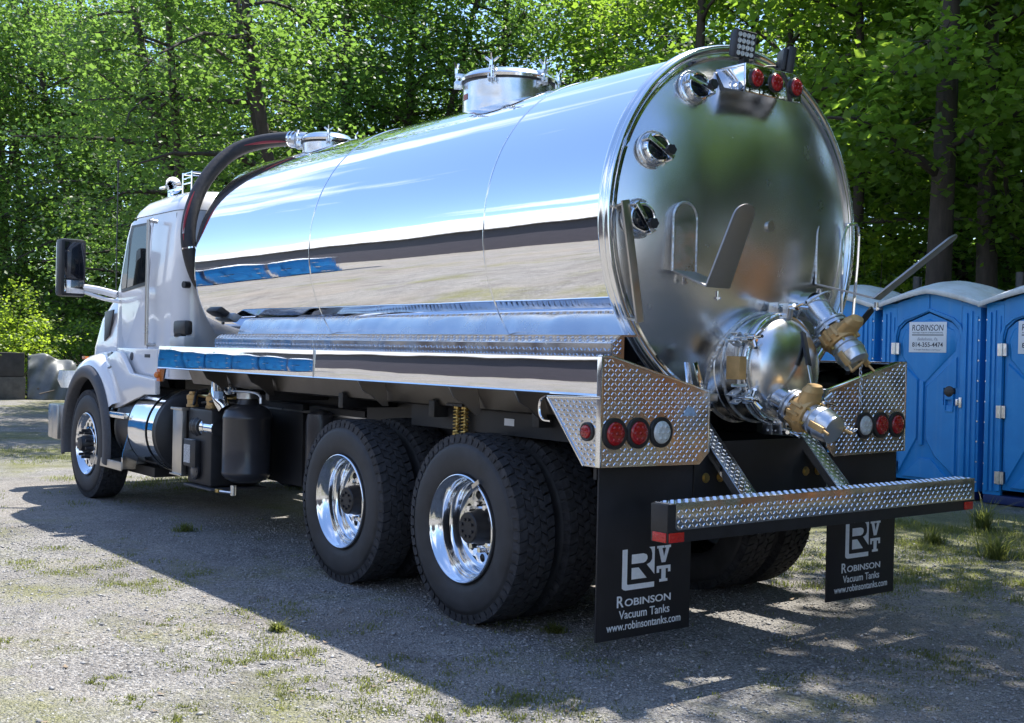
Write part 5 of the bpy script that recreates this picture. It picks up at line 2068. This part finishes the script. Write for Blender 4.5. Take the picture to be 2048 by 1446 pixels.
def rim_parts(kind):
    mb = MB()
    if kind == 'outer':
        prof = [(-.05, .296), (-.008, .302), (-.002, .300), (.0, .295), (-.006, .290), (-.020, .284), (-.028, .272), (-.055, .268), (-.062, .262), (-.115, .258), (-.122, .248), (-.165, .244), (-.178, .236), (-.186, .222)]
        mb.lathe((0, 0, 0), (0, 1, 0), prof, 80)
        disc_mesh(mb, -.186, .150, .222, 10, .024)
        mb.lathe((0, 0, 0), (0, 1, 0), [(-.186, .150), (-.180, .147), (-.178, .10), (-.178, 0)], 48)
    elif kind == 'front':
        prof = [(-.05, .296), (-.008, .302), (-.002, .300), (.0, .295), (-.006, .290), (-.020, .284), (-.030, .270), (-.060, .262), (-.066, .252), (-.058, .238), (-.040, .226)]
        mb.lathe((0, 0, 0), (0, 1, 0), prof, 80)
        disc_mesh(mb, -.040, .150, .226, 10, .025)
        mb.lathe((0, 0, 0), (0, 1, 0), [(-.040, .150), (-.034, .147), (-.030, .11), (-.030, 0)], 48)
    else:
        mb.lathe((0, 0, 0), (0, 1, 0), [(-.05, .296), (-.008, .302), (0, .295), (-.02, .28), (-.06, .268), (-.09, .25), (-.10, .1), (-.10, 0)], 48)
    o = MB()
    if kind == 'outer':
        o.lathe((0, 0, 0), (0, 1, 0), [(-.178, .098), (-.12, .096), (-.10, .088), (-.062, .086), (-.056, .080), (-.054, 0)], 32)
        for k in range(8):
            a = k * pi / 4
            o.cyl((.05 * cos(a), -.056, .05 * sin(a)), (.05 * cos(a), -.046, .05 * sin(a)), .009, n=6)
        yb, ln = -.178, .055
    else:
        o.lathe((0, 0, 0), (0, 1, 0), [(-.03, .085), (.02, .082), (.035, .07), (.055, .068), (.06, .05), (.06, 0)], 32)
        yb, ln = -.032, .07
    nuts = MB()
    for k in range(10):
        a = 2 * pi * (k + .5) / 10
        c = V((sin(a) * .128, 0, cos(a) * .128))
        nuts.lathe(c + V((0, yb, 0)), (0, 1, 0), [(0, .021), (.012, .021), (.014, .0165), (ln, .0155), (ln, 0)], 6)
    br = MB()
    br.lathe((0, 0, 0), (0, 1, 0), [(-.30, .20), (-.21, .205), (-.20, .19), (-.20, 0)] if kind != 'front' else [(-.20, .20), (-.07, .205), (-.07, 0)], 32)

    def me_(mb_, n, m_, sm=40):
        ob = mk(n, mb_, m_, None, sm=sm)
        me = ob.data
        bpy.data.objects.remove(ob)
        return me
    return me_(mb, 'rim', M_RIM, 50), me_(o, 'hub', M_BLACKP), me_(nuts, 'lug_nuts', M_RIM if kind == 'outer' else M_BLACKP, 20), me_(br, 'brake_drum', M_BLACK)


TY_D = tyre_mesh()
TY_S = tyre_mesh(drive=False)
RM = {k: rim_parts(k) for k in ('outer', 'front', 'inner')}


def wheel(x, y, s, kind, ty):
    g = sub('wheel', TR, (x, y, .522), None)
    g.rotation_euler = (0, random.uniform(0, 6), 0 if s > 0 else pi)
    link('tyre', ty, g)
    r_, h_, n_, b_ = RM[kind]
    link('rim', r_, g)
    if kind != 'inner':
        link('hub', h_, g)
        link('lug_nuts', n_, g, kind='stuff')
        link('brake_drum', b_, g)


for s in (1, -1):
    for x in (XA, XB):
        wheel(x, s * 1.21, s, 'outer', TY_D)
        wheel(x, s * .865, s, 'inner', TY_D)
    wheel(XS, s * 1.20, s, 'front', TY_S)
# wheel balance weight seen on the rear rim
T('balance_weight', MB().obox((XA - .165, 1.222, .522 + .262), V((.03, 0, -.018)), V((0, .004, 0)), V((.006, 0, .01))), M_STEEL)

# --- cab
def rrect(x0, x1, hw, rb, rf, n=8):
    """rounded rectangle plan, rear corners rb, front corners rf; goes round from rear left"""
    pts = []
    for cx_, cy_, r, a0 in ((x0 + rb, hw - rb, rb, pi), (x0 + rb, -(hw - rb), rb, -pi / 2), (x1 - rf, -(hw - rf), rf, 0), (x1 - rf, hw - rf, rf, pi / 2)):
        pass
    for (cx_, cy_, r, a0, a1) in ((x0 + rb, hw - rb, rb, pi, pi / 2), (x1 - rf, hw - rf, rf, pi / 2, 0), (x1 - rf, -(hw - rf), rf, 0, -pi / 2), (x0 + rb, -(hw - rb), rb, -pi / 2, -pi)):
        for k in range(n + 1):
            a = a0 + (a1 - a0) * k / n
            pts.append((cx_ + r * cos(a), cy_ + r * sin(a)))
    return pts


def loft(levels, cap=True):
    """levels: list of (pts2d, z)"""
    mb = MB()
    n = len(levels[0][0])
    vs = []
    for pts, z in levels:
        vs += [(p[0], p[1], z if not callable(z) else z(p[0], p[1])) for p in pts]
    fs = []
    for l in range(len(levels) - 1):
        for i in range(n):
            j = (i + 1) % n
            fs.append((l * n + i, l * n + j, (l + 1) * n + j, (l + 1) * n + i))
    if cap:
        fs.append(tuple(range(n)))
        fs.append(tuple(range((len(levels) - 1) * n, len(levels) * n)))
    mb.add(vs, fs)
    return mb


CX0, CH = 6.16, 1.0
lv = [(rrect(CX0, 7.78, CH, .20, .12), 1.20), (rrect(CX0, 7.80, CH, .20, .14), 1.5), (rrect(CX0, 7.80, CH, .20, .16), 2.02), (rrect(CX0, 7.72, CH - .01, .20, .2), 2.2),
      (rrect(CX0, 7.58, CH - .025, .20, .22), 2.5), (rrect(CX0 + .01, 7.50, CH - .045, .21, .22), 2.68)]
T('cab_body', loft(lv), M_WHITE, sm=45)
lv = [(rrect(CX0 + .005, 7.52, CH - .035, .21, .22), 2.684), (rrect(CX0 + .02, 7.50, CH - .055, .21, .24), 2.74), (rrect(CX0 + .06, 7.40, CH - .10, .22, .26), 2.81),
      (rrect(CX0 + .13, 7.20, CH - .18, .22, .30), 2.862), (rrect(CX0 + .25, 7.0, CH - .34, .2, .3), 2.89), (rrect(CX0 + .45, 6.8, CH - .6, .15, .2), 2.90)]
roofp = T('cab_roof', loft(lv), M_WHITE, sm=50)
T('sun_visor', loft([(rrect(7.40, 7.72, .86, .03, .12), 2.62), (rrect(7.42, 7.66, .84, .03, .12), 2.66)]), M_WHITE)


def side_patch(pts, th, y0=None, s=1):
    """panel following the cab side lean, proud by th; pts (x,z)"""
    def yy(z):
        return CH if z < 2.02 else CH - .01 * (z - 2.02) / .18 if z < 2.2 else CH - .01 - .015 * (z - 2.2) / .3 if z < 2.5 else CH - .025 - .02 * (z - 2.5) / .18
    mb = MB()
    n = len(pts)
    a = [(x, s * (yy(z) - .004), z) for x, z in pts]
    b = [(x, s * (yy(z) + th), z) for x, z in pts]
    mb.add(a + b, [tuple(range(n))[::-1], tuple(range(n, 2 * n))] + [(i, (i + 1) % n, n + (i + 1) % n, n + i) for i in range(n)])
    return mb


for s in (1, -1):
    door_o = [(6.885, 1.30), (7.56, 1.22), (7.62, 1.6), (7.62, 2.02), (7.585, 2.2), (7.50, 2.5), (7.44, 2.64), (7.38, 2.66), (6.95, 2.66), (6.89, 2.62), (6.885, 2.2), (6.885, 2.02)]
    dr = T('door', side_patch(door_o, .007, s=s), M_WHITE, bev=.002, sm=30)
    gap = side_patch([(x + (.006 if x > 7 else -.006), z) for x, z in door_o], .0025, s=s)
    mk('door_gap', gap, M_FLARE, dr, sm=0)
    mk('window_surround', side_patch([(6.93, 2.04), (7.56, 1.99), (7.575, 2.06), (7.55, 2.2), (7.46, 2.5), (7.42, 2.62), (6.97, 2.62), (6.93, 2.58), (6.93, 2.2)], .010, s=s), M_PLAST, dr, sm=30)
    mk('window', side_patch([(6.96, 2.07), (7.40, 2.03), (7.40, 2.2), (7.36, 2.5), (7.34, 2.595), (6.99, 2.595), (6.96, 2.56), (6.96, 2.2)], .012, s=s), M_GLASS, dr, sm=30)
    mk('quarter_glass', side_patch([(7.43, 2.03), (7.54, 2.02), (7.555, 2.08), (7.53, 2.2), (7.45, 2.48), (7.425, 2.5), (7.43, 2.2)], .012, s=s), M_GLASS, dr, sm=30)
    mb = MB()
    mb.lathe((6.80, s * 1.0, 1.395), (0, s, 0), [(0, .06), (.008, .058), (.006, .045), (.002, .0)], 24)
    mb.box(6.745, 6.87, *sorted((s * 1.012, s * 1.03)), 1.38, 1.41)
    mk('door_handle', mb, M_PLAST, dr)
    T('door_seam', side_patch([(6.355, 1.22), (6.36, 1.22), (6.36, 2.66), (6.355, 2.66)], .002, s=s), M_FLARE, sm=0)
    T('grab_rail', MB().tube(spline([(6.70, s * 1.0, 2.60), (6.70, s * 1.07, 2.60), (6.70, s * 1.08, 2.52), (6.70, s * 1.08, 1.60), (6.70, s * 1.07, 1.50), (6.70, s * 1.0, 1.50)], 6), .017, 10), M_STEEL)
# rear window of the cab corner
# windscreen
mb = MB()
mb.add([(7.815, .78, 2.06), (7.815, -.78, 2.06), (7.535, -.72, 2.62), (7.535, .72, 2.62)], [(0, 1, 2, 3)])
T('windscreen', mb, M_GLASS)
# rear wall details on the side: black box and white bottle (behind the cab, over the rail)
bb = sub('filler_box', TR, (6.03, 1.03, 1.60), None)
mk('black_cover', MB().box(-.14, .12, -.05, .03, -.015, .11), M_PLAST, bb, bev=.03)
mk('white_bottle', MB().box(-.17, .15, -.055, .045, -.12, -.025), M_WPLAST, bb, bev=.02)
mk('cap', MB().cyl((0, .01, -.03), (0, .01, -.005), .05, n=16), M_PLAST, bb)
T('vent_grommet', MB().cyl((6.12, .93, 2.02), (6.11, .985, 2.02), .03, n=16), M_PLAST)

# hood, fenders
lv = [(rrect(7.70, 9.00, .90, .05, .40), 1.05), (rrect(7.70, 8.95, .90, .05, .40), 1.45), (rrect(7.70, 8.85, .86, .05, .40), 1.75), (rrect(7.72, 8.72, .78, .05, .40), lambda x, y: 2.03 - .10 * (x - 7.7)), (rrect(7.76, 8.50, .55, .05, .30), lambda x, y: 2.10 - .11 * (x - 7.7))]
hood = T('hood', loft(lv), M_WHITE, sm=50)
for s in (1, -1):
    mk('side_vent', MB().prism([(8.12, s * .872, 1.84), (8.40, s * .862, 1.82), (8.34, s * .885, 1.52), (8.20, s * .885, 1.58)], (0, s * .016, 0)), M_PLAST, hood, bev=.004)
    # fender: sectioned sweep over the wheel
    secs = []
    angs = np.linspace(rad(-8), rad(150), 26)
    ro, ri = .80, .70
    # outer skin as a grid: angle x lateral
    mb = MB()
    cols = [(.70, 1.62), (.86, 1.30), (1.02, 1.12), (1.12, 1.04), (1.165, .97), (1.18, .90)]
    n_, m_ = len(angs), 6
    vs, fs = [], []
    for a in angs:
        for j, y in enumerate((.55, .84, 1.0, 1.10, 1.15, 1.165)):
            rr = (.93, .915, .89, .86, .82, .76)[j]
            zz_ = .52 + rr * sin(a) * (1.0)
            xx_ = XS + .08 + rr * cos(a) * (1.0 if a < pi / 2 else .92)
            vs.append((xx_, s * y, zz_))
    for i in range(n_ - 1):
        for j in range(m_ - 1):
            a = i * m_ + j
            fs.append((a, a + 1, a + m_ + 1, a + m_))
    mb.add(vs, fs)
    fd = T('fender', mb, M_WHITE, sm=60)
    # black flare
    mb = MB()
    vs, fs = [], []
    prof = [(1.165, .765), (1.20, .755), (1.215, .725), (1.215, .66), (1.20, .645), (1.12, .64)]
    for a in np.linspace(rad(-12), rad(192), 40):
        for (y, rr) in prof:
            vs.append((XS + .07 + rr * cos(a) * .90, s * y, .52 + rr * sin(a) * 1.0))
    k_ = len(prof)
    for i in range(39):
        for j in range(k_ - 1):
            q = i * k_ + j
            fs.append((q, q + 1, q + k_ + 1, q + k_))
    mb.add(vs, fs)
    mk('wheel_flare', mb, M_FLARE, fd, sm=60)
    # rear lower skirt: from the arch back under the door
    pn = [(7.78, 1.16), (7.62, 1.37), (7.40, 1.435), (7.28, 1.42), (7.14, 1.32), (7.02, 1.235), (6.40, 1.195), (6.39, 1.06), (6.66, 1.05), (6.96, .98), (7.30, .90), (7.52, .875)]
    T('fender_skirt', MB().prism([(x, s * 1.06, z) for x, z in pn], (0, s * .05, 0)), M_WHITE, bev=.016)
    mb = MB()
    mb.prism([(7.60, s * .98, 1.22), (7.60, s * .98, 1.46), (6.58, s * .98, 1.46), (6.58, s * .98, 1.185), (7.05, s * .98, 1.19)], (0, s * .045, 0))
    T('cab_sill', mb, M_WHITE, bev=.006)
    T('cowl_slot', MB().prism([(7.93, s * 1.0, 1.385), (7.72, s * 1.02, 1.42), (7.50, s * 1.10, 1.28), (7.58, s * 1.10, 1.26)], (0, s * .018, 0)), M_PLAST)
    T('cab_badge', MB().lathe((7.20, s * 1.020, 1.385), (0, s, 0), [(0, .04), (.01, .038), (.012, .0)], 20), M_FLARE)
    # head lamp
    hl = loft([(rrect(8.86, 9.06, .10, .04, .09), 1.03), (rrect(8.84, 9.13, .12, .05, .11), 1.11), (rrect(8.84, 9.10, .11, .05, .10), 1.21)])
    o = T('headlight', hl, M_CLEAR, sm=50)
    o.location = V(o.location) + V((-.02, s * 1.03, 0))
    mk('turn_signal', MB().box(8.24, 8.34, *sorted((s * 1.07, s * 1.118)), 1.335, 1.365), M_AMBER, fd, bev=.006)
# front bumper
bmpf = T('front_bumper', MB().box(8.98, 9.16, -1.20, 1.20, .50, .86), M_STEEL, bev=.03)
T('bumper_end', MB().box(8.80, 8.985, 1.10, 1.21, .50, .86).cut().box(8.80, 8.985, -1.21, -1.10, .50, .86), M_STEEL, bev=.02)
for s in (1, -1):
    T('fender_liner', MB().lathe((XS, s * .60, .52), (0, s, 0), [(0, .70), (.50, .70)], 24, -pi / 2, pi / 2), M_BLACK)
    T('engine_bay', MB().box(7.2, 8.8, *sorted((s * .5, s * .6)), .7, 1.4), M_BLACK)

# mirror
for s in (1, -1):
    g = sub('door_mirror', TR, (7.85, s * 1.375, 2.215), None)
    g.rotation_euler = (0, 0, rad(6) * s)
    mk('housing', MB().box(-.02, .12, -.125, .125, -.275, .275), M_PLAST, g, bev=.035)
    mk('chrome_back', MB().box(.06, .135, -.12, .12, -.27, .27), M_CHROME, g, bev=.034)
    mk('mirror_glass', MB().box(-.026, -.019, -.095, .095, -.105, .245), M_GLASSB, g, bev=.002)
    mk('wide_mirror', MB().box(-.030, -.019, -.095, .095, -.245, -.12), M_MIRR, g, bev=.002)
    mb = MB()
    mb.tube(spline([(7.86, s * 1.27, 2.03), (7.80, s * 1.14, 2.01), (7.70, s * 1.0, 1.97)], 5), [.035] * 11, 8)
    mb.tube(spline([(7.86, s * 1.27, 1.99), (7.74, s * 1.12, 1.93), (7.62, s * 1.0, 1.90)], 5), [.018] * 11, 8)
    T('mirror_arm', mb, M_WHITE)
# roof marker: horn and rack, antenna
hn = sub('air_horn', TR, (7.10, .72, 2.90), None)
mk('bell', MB().lathe((0, 0, .09), (-1, 0, 0), [(-.25, .018), (-.05, .03), (.02, .055), (.05, .078), (.055, .08), (.05, .07), (.02, .045)], 24), M_CHROME, hn)
mk('stand', MB().box(-.02, .04, -.015, .015, -.03, .06), M_CHROME, hn)
mb = MB()
for z in (0, .045, .09):
    mb.tube([(6.62, .80, 2.95 + z), (6.42, .80, 2.95 + z)], .007, 6)
for x in (6.62, 6.42):
    mb.tube([(x, .80, 2.84), (x, .80, 3.05)], .008, 6)
    mb.tube([(x, .80, 3.04), (x, .60, 3.04)], .008, 6)
mb.tube([(6.62, .80, 2.92), (7.05, .76, 2.93)], .014, 6)
T('roof_rack', mb, M_CHROME)
T('antenna', MB().tube([(8.02, .90, 2.0), (8.02, .90, 3.26)], .006, 6).cyl((8.02, .90, 3.24), (8.02, .90, 3.32), .014, n=8), M_PLAST)

# --- fuel tank and step
ft = sub('fuel_tank', TR, (0, 0, 0), None, off=False)
ft.location = -V(TR.location)
FY, FZ, FR = .77, .735, .365
mk('barrel', MB().lathe((6.28, FY, FZ), (1, 0, 0), [(0, 0), (-.03, .12), (0, FR - .02), (.02, FR), (1.42, FR), (1.44, FR - .02), (1.46, 0)], 64), M_BLACKP, ft)
for x, w in ((6.36, .11), (7.30, .08), (7.48, .05)):
    mk('chrome_strap', MB().lathe((x, FY, FZ), (1, 0, 0), [(0, FR + .001), (0, FR + .008), (w, FR + .008), (w, FR + .001)], 64), M_CHROME, ft)
mk('step_cheek', MB().prism([(6.935, FY + .30, .36), (6.935, 1.19, .36), (6.935, 1.19, .50), (6.935, FY + .365, .70), (6.935, FY + .36, .83), (6.935, 1.17, .87), (6.935, FY + .2, .87)], (.012, 0, 0)), M_RIM, ft)
mk('polished_shield', MB().lathe((6.50, FY, FZ), (1, 0, 0), [(0, FR + .008), (0, FR + .018), (.42, FR + .018), (.42, FR + .008)], 40, rad(-160), rad(-20)), M_RIM, ft)
mb = MB()
mb.box(6.95, 7.80, FY + .12, 1.19, .40, .425)
mb.box(6.95, 6.97, FY + .12, 1.19, .425, .47)
mb.box(6.95, 7.80, 1.186, 1.196, .345, .424)
lower = mk('lower_step', mb, M_STEEL, ft, bev=.004)
mk('upper_step', MB().box(6.95, 7.80, FY + .16, 1.18, .815, .868), M_RING, ft, bev=.008)
mk('tank_bracket', MB().box(6.7, 7.55, .5, .98, .30, .385), M_BLACK, ft)

# --- pump gear between fuel tank and drive wheels
pb = sub('cooler_unit', TR, (0, 0, 0), None, off=False)
pb.location = -V(TR.location)
mk('cooler_frame', MB().box(5.80, 6.00, 1.06, 1.10, .42, .96).box(5.78, 6.02, 1.05, 1.115, .955, .975).box(5.78, 6.02, 1.05, 1.115, .405, .42), M_STEEL, pb, bev=.003)
mk('black_housing', MB().box(5.32, 5.79, .62, 1.05, .36, .98), M_BLACKP, pb, bev=.02)
mk('control_box', MB().box(5.52, 5.76, 1.052, 1.10, .50, .72), M_BLACKP, pb, bev=.006)
mk('label', MB().box(5.62, 5.75, 1.1005, 1.1025, .53, .68), M_LABEL, pb, sm=0)
mk('label_top', MB().box(5.60, 5.75, 1.06, 1.098, .7205, .7225), M_LABEL, pb, sm=0)
mb = MB()
mb.lathe((5.72, .98, .83), (-1, .15, 0), [(0, .08), (.02, .095), (.05, .095), (.07, .085), (.10, .095), (.13, .095), (.15, .08), (.20, .08), (.20, 0)], 28)
mk('ribbed_coupling', mb, M_PLAST, pb)
mk('inlet_pipe', MB().lathe((5.54, 1.0, .83), (-1, 0, 0), [(0, .066), (.012, .075), (.03, .075), (.04, .06), (.24, .06)], 28), M_CHROME, pb)
for x, y in ((5.88, .98), (5.60, .93)):
    mk('brass_fitting', MB().lathe((x, y, .98), (0, 0, 1), [(0, .05), (.02, .05), (.025, .042), (.06, .042), (.065, .048), (.10, .048), (.11, .03), (.13, .025), (.13, 0)], 12), M_BRASS, pb)
mb = MB()
mb.lathe((5.58, 1.06, .47), (0, 1, 0), [(0, .02), (0, .07), (.02, .075), (.03, .05), (.03, 0)], 20)
for k in range(8):
    a = k * pi / 4
    mb.bar((5.58, 1.085, .47), (5.58 + .065 * cos(a), 1.085, .47 + .065 * sin(a)), .012, .008, up=(0, 1, 0))
mk('fan_wheel', mb, M_CYL, pb)
mk('base_tray', MB().box(5.24, 5.80, .60, 1.08, .335, .35), M_FLARE, pb, bev=.003)
mb = MB()
for (a, b, c) in (((5.75, .95, 1.02), (5.4, .95, 1.05), (5.1, .9, 1.04)), ((5.7, .9, .75), (5.5, 1.0, .70), (5.35, 1.04, .62)), ((6.0, .8, 1.12), (5.85, .95, 1.10), (5.8, 1.0, 1.0))):
    mb.tube(spline([a, b, c], 6), .012, 6)
mk('hose_line', mb, M_PLAST, pb)
mk('cross_pipe', MB().tube([(5.85, .93, 1.075), (5.15, .93, 1.085)], .014, 8), M_GOLD, pb)

sil = sub('silencer_canister', TR, (5.06, .86, 0), None)
mk('canister', MB().lathe((0, 0, .42), (0, 0, 1), [(0, 0), (.0, .11), (.03, .17), (.06, .192), (.075, .196), (.085, .196), (.09, .194), (.50, .194), (.505, .196), (.52, .196), (.525, .194), (.57, .18), (.60, .14), (.62, .09), (.66, .075), (.68, .075), (.68, 0)], 48), M_CYL, sil)
mk('collar', MB().lathe((0, 0, 1.085), (0, 0, 1), [(0, .076), (.0, .09), (.05, .09), (.05, .076)], 32), M_CAST, sil)
mb = MB()
mb.lathe((.10, .10, 1.12), (0, -.2, -1), [(-.07, .03), (-.06, .06), (-.03, .055), (.0, .04)], 16)
mb.tube(spline([(.30, .12, 1.20), (.24, .15, 1.12), (.16, .16, 1.06), (.12, .14, 1.00)], 5), [.055] * 16, 12)
mk('elbow', mb, M_CHROME, sil)
mk('blue_cap', MB().box(.02, .12, .20, .24, 1.08, 1.14), M_STICK, sil, bev=.006)
mb = MB()
mb.tube(spline([(0, .14, 1.145), (-.35, .14, 1.15), (-.5, .14, 1.13), (-.52, .14, 1.07)], 5), .010, 6).cut()
mb.cyl((-.02, .12, .40), (-.02, .12, .32), .022, n=10)
mb.cyl((-.02, .12, .34), (.09, .18, .345), .012, n=8)
mk('drain_pipe', mb, M_ZINC, sil)
mk('drain_handle', MB().box(.09, .15, .16, .20, .33, .36), M_GOLD, sil, bev=.004)
sc2_ = sub('secondary_trap', TR, (4.30, .62, 0), None)
mk('canister', MB().lathe((0, 0, .42), (0, 0, 1), [(0, 0), (0, .09), (.03, .105), (.10, .11), (.52, .11), (.58, .10), (.60, .06), (.62, 0)], 40), M_CYL, sc2_)
mk('trap_bracket', MB().box(-.13, .13, -.1, .0, .46, .49).cut().box(-.17, .17, -.1, .0, .85, .88), M_ZINC, sc2_)
mb = MB()
mb.box(3.75, 4.6, .50, .56, .45, 1.05).cut()
mb.box(4.7, 5.3, .48, .56, .40, 1.05)
T('battery_cover', mb, M_BLACK, bev=.01)
mk_b = T('amber_marker', MB().sph((6.02, 1.235, 1.245), .03, 12).box(5.99, 6.06, 1.20, 1.226, 1.19, 1.295), M_AMBER)
T('rail_bracket', MB().prism([(5.94, 1.19, 1.298), (6.10, 1.19, 1.298), (6.10, 1.19, 1.26), (6.03, 1.19, 1.19), (5.98, 1.19, 1.19)], (0, .012, 0)), M_RING)
